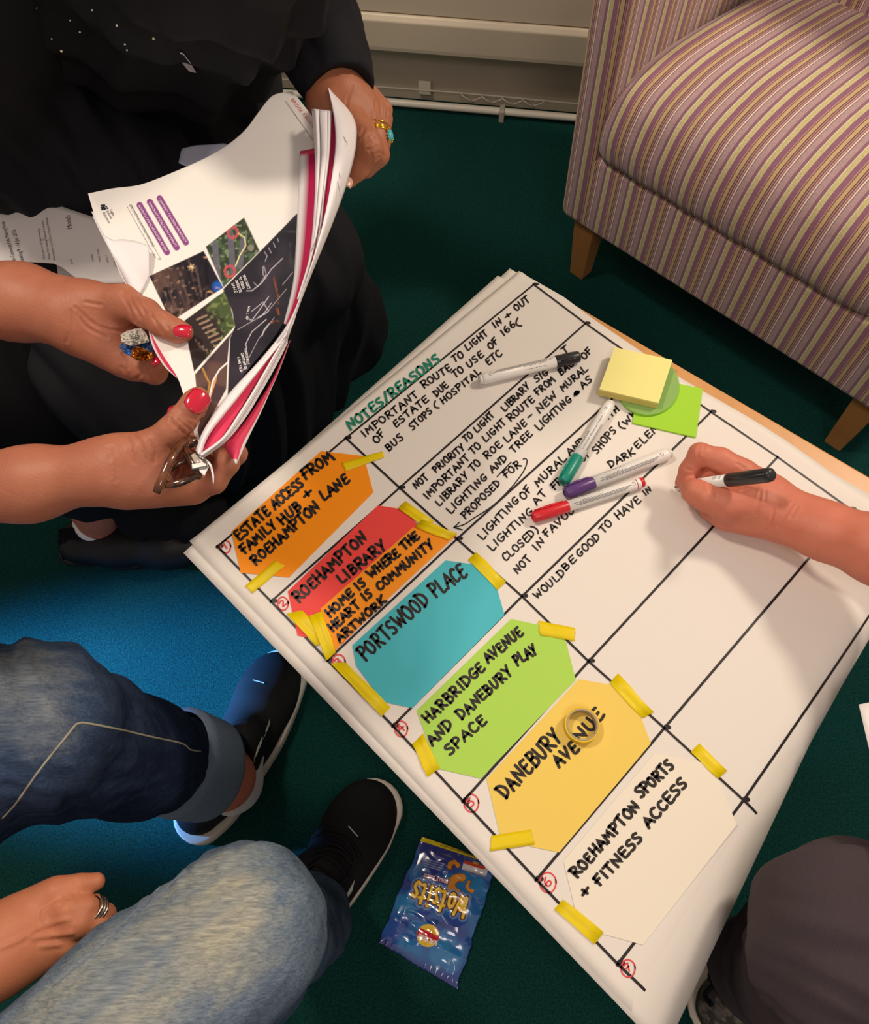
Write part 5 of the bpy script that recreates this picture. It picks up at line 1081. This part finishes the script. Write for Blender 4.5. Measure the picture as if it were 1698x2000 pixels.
printed('logo_lettering', [('Light', 137, 625, 150, 655, 12), ('Follows', 119, 632, 140, 668, 12), ('Behaviour', 101, 640, 132, 692, 12), ('N', 232, 845, 236, 855, 8)], M_pk)
printed('grey_lettering', [('USE EXISTING LIGHTING POSITIONS', 232, 602, 345, 805, 12)], M_pg_)
printed('title_lettering', [('(ROEHAMPTON)  BRIDGE AVENUE'[13:], 1022, 88, 1128, 225, 16)], M_pr)
V, F = [], []
for cx, cy, r in ((97, 603, 5), (108, 601, 5), (96, 613, 4), (106, 612, 6), (118, 608, 4), (100, 621, 5), (112, 620, 5), (124, 616, 4)): ribbon([np.array([(cx-r*.4, -cy), (cx+r*.4, -cy)])], r*1.6, bm_(.0005), V, F)
mesh('logo_dots', V, F, M_pk, bk); V, F = [], []
def dashes(pts, dl=12):
    q = resample(pts, max(2, int(np.linalg.norm(np.array(pts[-1])-np.array(pts[0]))/dl)), False); return [np.array([q[i], q[i]+(q[i+1]-q[i])*.6]) for i in range(len(q)-1)]
for a, b in (((240, -598), (385, -865)), ((222, -610), (362, -862)), ((240, -598), (222, -610)), ((385, -865), (362, -862))): ribbon(dashes([a, b]), 2.2, bm_(.0005), V, F)
ribbon([np.array([(212, -842), (214, -905)])], 1.6, bm_(.0005), V, F)
mesh('dashed_frame', V, F, M_pg_, bk)
NOTES = (('SPOTLIGHTS', 785, 945, 812, 1012, 12), ('TO TREES', 765, 955, 785, 1010, 12), ('OPPOSITE', 748, 970, 770, 1030, 12), ('SPACE', 730, 985, 748, 1030, 12), ('VINEYARDS', 792, 1302, 808, 1380, 12), ('CONSTANT BE', 776, 1325, 795, 1405, 12), ('LONG VIEW', 760, 1345, 772, 1415, 12), ('WALL OF', 812, 1095, 800, 1160, 10))
for grp in (NOTES[:4], NOTES[4:7], NOTES[7:]):
    V, F = [], []
    for t, x0, y0, x1, y1, h in grp:
        for s_ in strokes(t, (x0, -y0), (x1, -y1), h, 0, .2): ribbon([s_], 1.9, bm_(.0006), V, F)
    mesh('sketch_note', V, F, M_pw, bk)
# curled corner, pages below, and the fan of turned pages
def strip(pl, pr, off, colf, n=60, k=10, bow=.0, m=M_pg, label=None, name='page'):
    a = resample([ca_(*p) for p in pl], n); b = resample([ca_(*p) for p in pr], n); v = []; c = []
    for i in range(n):
        for j in range(k):
            s_ = j/(k-1); p = a[i]*(1-s_)+b[i]*s_; o_ = off(i/(n-1), s_) if callable(off) else off
            v.append(BP(p[0], p[1], o_+bow*math.sin(s_*math.pi))); c.append(srgb(colf(s_, i/(n-1))) if isinstance(colf(s_, i/(n-1)), str) else colf(s_, i/(n-1)))
    o = mesh(name, v, grid_faces(n, k), m, bk, True, cols=np.array(c)); solid(o, .00018, 0)
    if label: o['label'] = label
    return o
def mixc(a, b, t): a, b = np.array(srgb(a)), np.array(srgb(b)); return a+(b-a)*min(1, max(0, t))
Wt = '#f3eef0'; Pk = '#e03a60'; Mg = '#b81c50'
white = lambda s_, t: Wt
strip([(45, 632), (90, 720), (150, 830), (190, 930), (240, 1010)], [(110, 650), (150, 720), (230, 830), (300, 930), (330, 1010)], -.004, white)
strip([(52, 655), (95, 745), (150, 850), (190, 945), (235, 1020)], [(120, 690), (150, 760), (230, 850), (300, 950), (330, 1030)], -.008, white)
strip([(105, 745), (150, 770), (200, 768), (265, 778), (328, 800)], [(205, 960), (250, 1030), (275, 1040), (300, 1010), (331, 946)], lambda t, s_: .002+.014*math.sin(min(1, (1-s_))*1.6)*(1-.6*t), white, 30, 16)
strip([(318, 1180), (345, 1290), (400, 1385), (466, 1448)], [(345, 1170), (400, 1280), (440, 1360), (468, 1446)], -.003, lambda s_, t: Wt if s_ < .22 else Pk, bow=0)
strip([(1065, 338), (1062, 450), (1055, 600), (1045, 800), (1035, 950), (1015, 1060), (985, 1180)], [(1150, 322), (1152, 450), (1145, 600), (1125, 800), (1095, 950), (1060, 1080), (1010, 1190)], lambda t, s_: .004+.012*s_, lambda s_, t: mixc(Wt, Mg, (s_-.22)*3) if t > .02 else Pk, bow=.002, label='turned page with a pink cover panel')
strip([(1123, 130), (1135, 300), (1140, 450), (1135, 600), (1118, 800), (1080, 1000), (1005, 1180), (880, 1345), (720, 1520), (600, 1690), (555, 1800)],
      [(1222, 142), (1212, 350), (1190, 550), (1165, 750), (1125, 900), (1065, 1070), (1020, 1210), (915, 1350), (770, 1535), (625, 1720), (580, 1832)], lambda t, s_: .018-.006*t+.004*math.sin(s_*9)*(1-t), white, 90, 16, .004)
strip([(1160, 136), (1170, 350), (1155, 550), (1135, 750), (1100, 900), (1050, 1060)], [(1200, 138), (1196, 350), (1176, 550), (1148, 750), (1112, 900), (1060, 1060)], .0225, white, 60, 6, .001)
strip([(1196, 142), (1200, 350), (1172, 570), (1145, 760), (1118, 890)], [(1240, 152), (1244, 300), (1230, 450), (1195, 640), (1155, 800), (1122, 895)], lambda t, s_: .020, lambda s_, t: mixc('#c82858', '#a01848', s_), bow=-.002)
strip([(1203, 28), (1232, 180), (1237, 330), (1205, 560), (1165, 740), (1108, 930), (1052, 1090), (1000, 1210)], [(1207, 30), (1325, 170), (1340, 300), (1300, 480), (1225, 690), (1122, 940), (1060, 1100), (1004, 1262)],
      lambda t, s_: .026-.02*s_, white, 70, 10, .006, label='outer turned page with faint pencil lines')
strip([(1000, 1190), (900, 1330), (760, 1490), (660, 1630), (600, 1760), (575, 1815)], [(985, 1300), (925, 1370), (835, 1500), (765, 1615), (680, 1740), (600, 1818)], .010, lambda s_, t: '#a21846' if s_ < .25 else Pk, label='pink inner page')
for k in range(5):
    e = k*13; strip([(1005, 1225+e*.8), (930+e*.3, 1345+e*.5), (840+e*.35, 1500+e*.4), (765+e*.4, 1620+e*.3), (685+e*.2, 1735+e*.2), (575, 1818+e*.3)], [(1005, 1234+e*.8), (938+e*.3, 1352+e*.5), (850+e*.35, 1508+e*.4), (775+e*.4, 1630+e*.3), (694+e*.2, 1745+e*.2), (585, 1828+e*.3)],
        .016-.0022*k, (lambda s_, t: Wt) if k != 2 else (lambda s_, t: '#cfc6c8'), 60, 5, .001)
strip([(1010, 1275), (935, 1440), (860, 1565), (790, 1665), (702, 1772), (748, 1864)], [(1018, 1262), (968, 1400), (925, 1500), (872, 1620), (815, 1735), (756, 1868)], lambda t, s_: .002-.004*t, lambda s_, t: Wt if s_ > .86 or t > .965 else ('#c22850' if s_ < .25 and t < .8 else '#f0496c'), 90, 24, .004, label='pink back page with a white border')
V, F = [], []
ribbon([resample([(1258, -225), (1275, -260), (1298, -305)], 8), resample([(1250, -410), (1262, -470)], 6), resample([(1244, -470), (1256, -520), (1262, -560)], 8), resample([(1210, -560), (1190, -640), (1120, -830)], 10)], 2.6, lambda q: [BP(160+a/2.5, 160-b/2.5, .024) for a, b in q], V, F)
mesh('pencil_marks', V, F, M_pg_, bk)
M_steel = mat('steel', '#b9b4ae', .25, .7, metal=1)
tube('staple', [BP(384, 886, .018), BP(392, 893, .0195), BP(402, 899, .018)], .0009, M_steel, bk, 8)
strip([(560, 1830), (590, 1850), (620, 1880)], [(560, 1850), (575, 1900), (598, 1925)], .012, white, 12, 6)
strip([(596, 1840), (620, 1870), (636, 1920), (640, 1960)], [(604, 1838), (632, 1868), (645, 1920), (644, 1962)], .010, white, 16, 4)

# ---------------- glasses in the lower hand
M_tort = mat('tortoiseshell', '#241009', .15, .6, noise=(90, .3, '#7a4526'), coat=.6)
gl = empty('glasses', P(350, 930, .79), 'folded tortoiseshell glasses held in the lower hand', 'glasses')
cg = lambda x, y: (280+x/6.67, 700+y/6.67)
g3 = lambda pts, zs: resample([P(*cg(*p), z) for p, z in zip(pts, zs)], 24)
tube('temple', g3([(175, 1745), (240, 1600), (310, 1430), (380, 1290), (480, 1150), (620, 1040)], (.812, .816, .818, .818, .814, .808)), np.interp(np.linspace(0, 1, 24), [0, .08, .5, 1], [.0028, .0036, .0032, .0028]), M_tort, gl)
tube('temple', g3([(265, 1648), (400, 1640), (560, 1590), (680, 1540), (745, 1530)], (.812, .814, .814, .812, .810)), .0026, M_tort, gl)
tube('lens_rim', g3([(350, 1440), (440, 1380), (540, 1330), (615, 1310)], (.806, .808, .808, .806)), .0024, M_tort, gl)
tube('lens_rim', g3([(540, 1130), (580, 1230), (640, 1340), (700, 1470), (720, 1540)], (.810, .812, .813, .812, .810)), .0030, M_tort, gl)
tube('bridge', g3([(520, 1130), (600, 1100), (680, 1080)], (.806, .808, .806)), .004, M_tort, gl)
q = [P(*cg(*p), z) for p, z in (((400, 1280), .804), ((540, 1160), .806), ((640, 1330), .806), ((700, 1480), .804), ((420, 1600), .800), ((350, 1500), .800))]
ml = bpy.data.materials.new('tinted_lens'); ml.use_nodes = True; N = ml.node_tree.nodes; b_ = N['Principled BSDF']; b_.inputs['Base Color'].default_value = (.10, .04, .03, 1); b_.inputs['Roughness'].default_value = .05
t_ = N.new('ShaderNodeBsdfTransparent'); t_.inputs[0].default_value = (.75, .6, .55, 1); mx_ = N.new('ShaderNodeMixShader'); mx_.inputs[0].default_value = .25
ml.node_tree.links.new(t_.outputs[0], mx_.inputs[1]); ml.node_tree.links.new(b_.outputs[0], mx_.inputs[2]); ml.node_tree.links.new(mx_.outputs[0], N['Material Output'].inputs[0])
solid(mesh('lens', q, [tuple(range(6))], ml, gl), .001)
hb = P(*cg(665, 1260), .815); hc = P(*cg(720, 1370), .815); box('hinge', (hb+hc)/2, np.linalg.norm(hc-hb)*1.2, .0045, .003, mat('pale_hinge', '#b8ab98', .3, .5), gl, (hc-hb)[:2], .0008)
box('hinge', P(*cg(735, 1405), .817), .011, .005, .004, M_steel, gl, (P(*cg(790, 1385), .815)-P(*cg(660, 1410), .815))[:2], .0008)

# ---------------- sweet wrapper
wr = empty('sweet_wrapper', P(268, 672, .785), 'crumpled foil sweet wrapper, white, blue and gold, in the upper hand', 'wrapper')
def crumple(name, pts, z, m, amp, seed, n=22):
    rnd = random.Random(seed); q = resample([ca_(*p) for p in pts+[pts[0]]], 33, False)[:-1]; c = q.mean(0); v = []; R = 9
    for i in range(R+1):
        for p in q:
            w_ = c+(p-c)*i/R; v.append(P(w_[0], w_[1], z+rnd.uniform(-1, 1)*amp+amp*1.5*(1-(i/R)**2)))
    k = len(q); f = []
    for i in range(R):
        for j in range(k): f += [(i*k+j, (i+1)*k+j, (i+1)*k+(j+1) % k), (i*k+j, (i+1)*k+(j+1) % k, i*k+(j+1) % k)]
    o = mesh(name, v, f, m, wr); solid(o, .0003); return o
crumple('blue_foil', [(180, 1290), (215, 1265), (300, 1260), (340, 1250), (345, 1330), (300, 1350), (250, 1345), (215, 1330)], .790, mat('blue_foil', '#5f8fc8', .25, .8, metal=.6), .0022, 3)
crumple('white_foil', [(195, 1270), (190, 1235), (225, 1215), (290, 1200), (318, 1235), (330, 1270), (290, 1278), (240, 1290)], .797, mat('white_foil', '#dcd8cc', .35, .7, metal=.2), .0020, 5)
crumple('gold_foil', [(245, 1310), (262, 1288), (300, 1300), (342, 1320), (345, 1350), (320, 1362), (275, 1362), (240, 1340)], .802, mat('gold_foil', '#d9922c', .2, .8, metal=.8), .0030, 8)

# ---------------- loose sheets on the lap and at the edges
def leaf(name, pts, z, label, dz=None, prints=(), m=None, frm=(0, 0)):
    q = resample(pts+[pts[0]], 49, False)[:-1]; c = q.mean(0); v = []; R = 8; zz = dz or (lambda x, y: 0)
    for i in range(R+1):
        for p in q: w_ = c+(p-c)*i/R; v.append(P(w_[0], w_[1], z+zz(w_[0], w_[1])))
    k = len(q); f = [(i*k+j, (i+1)*k+j, (i+1)*k+(j+1) % k, i*k+(j+1) % k) for i in range(R) for j in range(k)]
    o = mesh(name, v, f, m or M_blank, None, True); solid(o, .0006, 0); tag(o, label, 'paper sheet')
    V, F = [], []
    for t, x0, y0, x1, y1, h in prints: font_mesh(t, lambda q_: [P(a, -b, z+zz(a, -b)+.0009) for a, b in q_], V, F, (x0, -y0), (x1, -y1), h)
    if V: mesh('lettering', V, F, M_pk if not frm[0] else M_pg_, o)
    return o
lz = lambda x, y: .02*math.sin(x/120)+.01*math.cos(y/60)
leaf('lap_sheet', [(-60, 380), (40, 395), (110, 400), (185, 425), (235, 470), (255, 520), (262, 552), (200, 553), (150, 545), (112, 515), (60, 512), (0, 512), (-60, 500)], .675, 'crumpled printed sheet on the lap beside the booklet, upper of two', lz,
     [('Alton Community Parks Meeting Notes', 32, 514, 8, 432, 8), ('Meeting 9 - 18 Jan 2025', 47, 512, 30, 448, 8), ('Month', 141, 446, 136, 420, 10), ('Main points of the meeting', 88, 506, 76, 446, 4), ('Minutes: Parks meeting, Tuesday & Community', 98, 506, 84, 430, 4), ('A development note of Council Design & Meetings', 108, 508, 92, 425, 4),
      ('point', 142, 515, 139, 505, 4), ('notes', 183, 510, 180, 496, 4), ('Total notes', 197, 512, 192, 486, 4), ('action ?', 212, 513, 209, 498, 4), ('St Mary', 228, 520, 223, 498, 4)])
leaf('lap_sheet', [(110, 512), (150, 520), (200, 525), (250, 528), (262, 556), (180, 552), (115, 547)], .645, 'lower folded corner of paper below the printed lap sheet', lz)
leaf('loose_sheet', [(349, 318), (355, 290), (380, 284), (440, 280), (470, 300), (400, 330), (364, 325)], .735, 'small blue-white paper corner behind the booklet', None, m=mat('bluish_paper', '#c9cfe4', .6, .3))
leaf('loose_sheet', [(1678, 1376), (1760, 1360), (1900, 1330), (2010, 1800), (1790, 1830), (1700, 1470)], .50, 'white paper corner at the right edge above the grey knee', lambda x, y: .10*min(1, max(0, (y-1420)/300))+.004*math.sin(y/40))
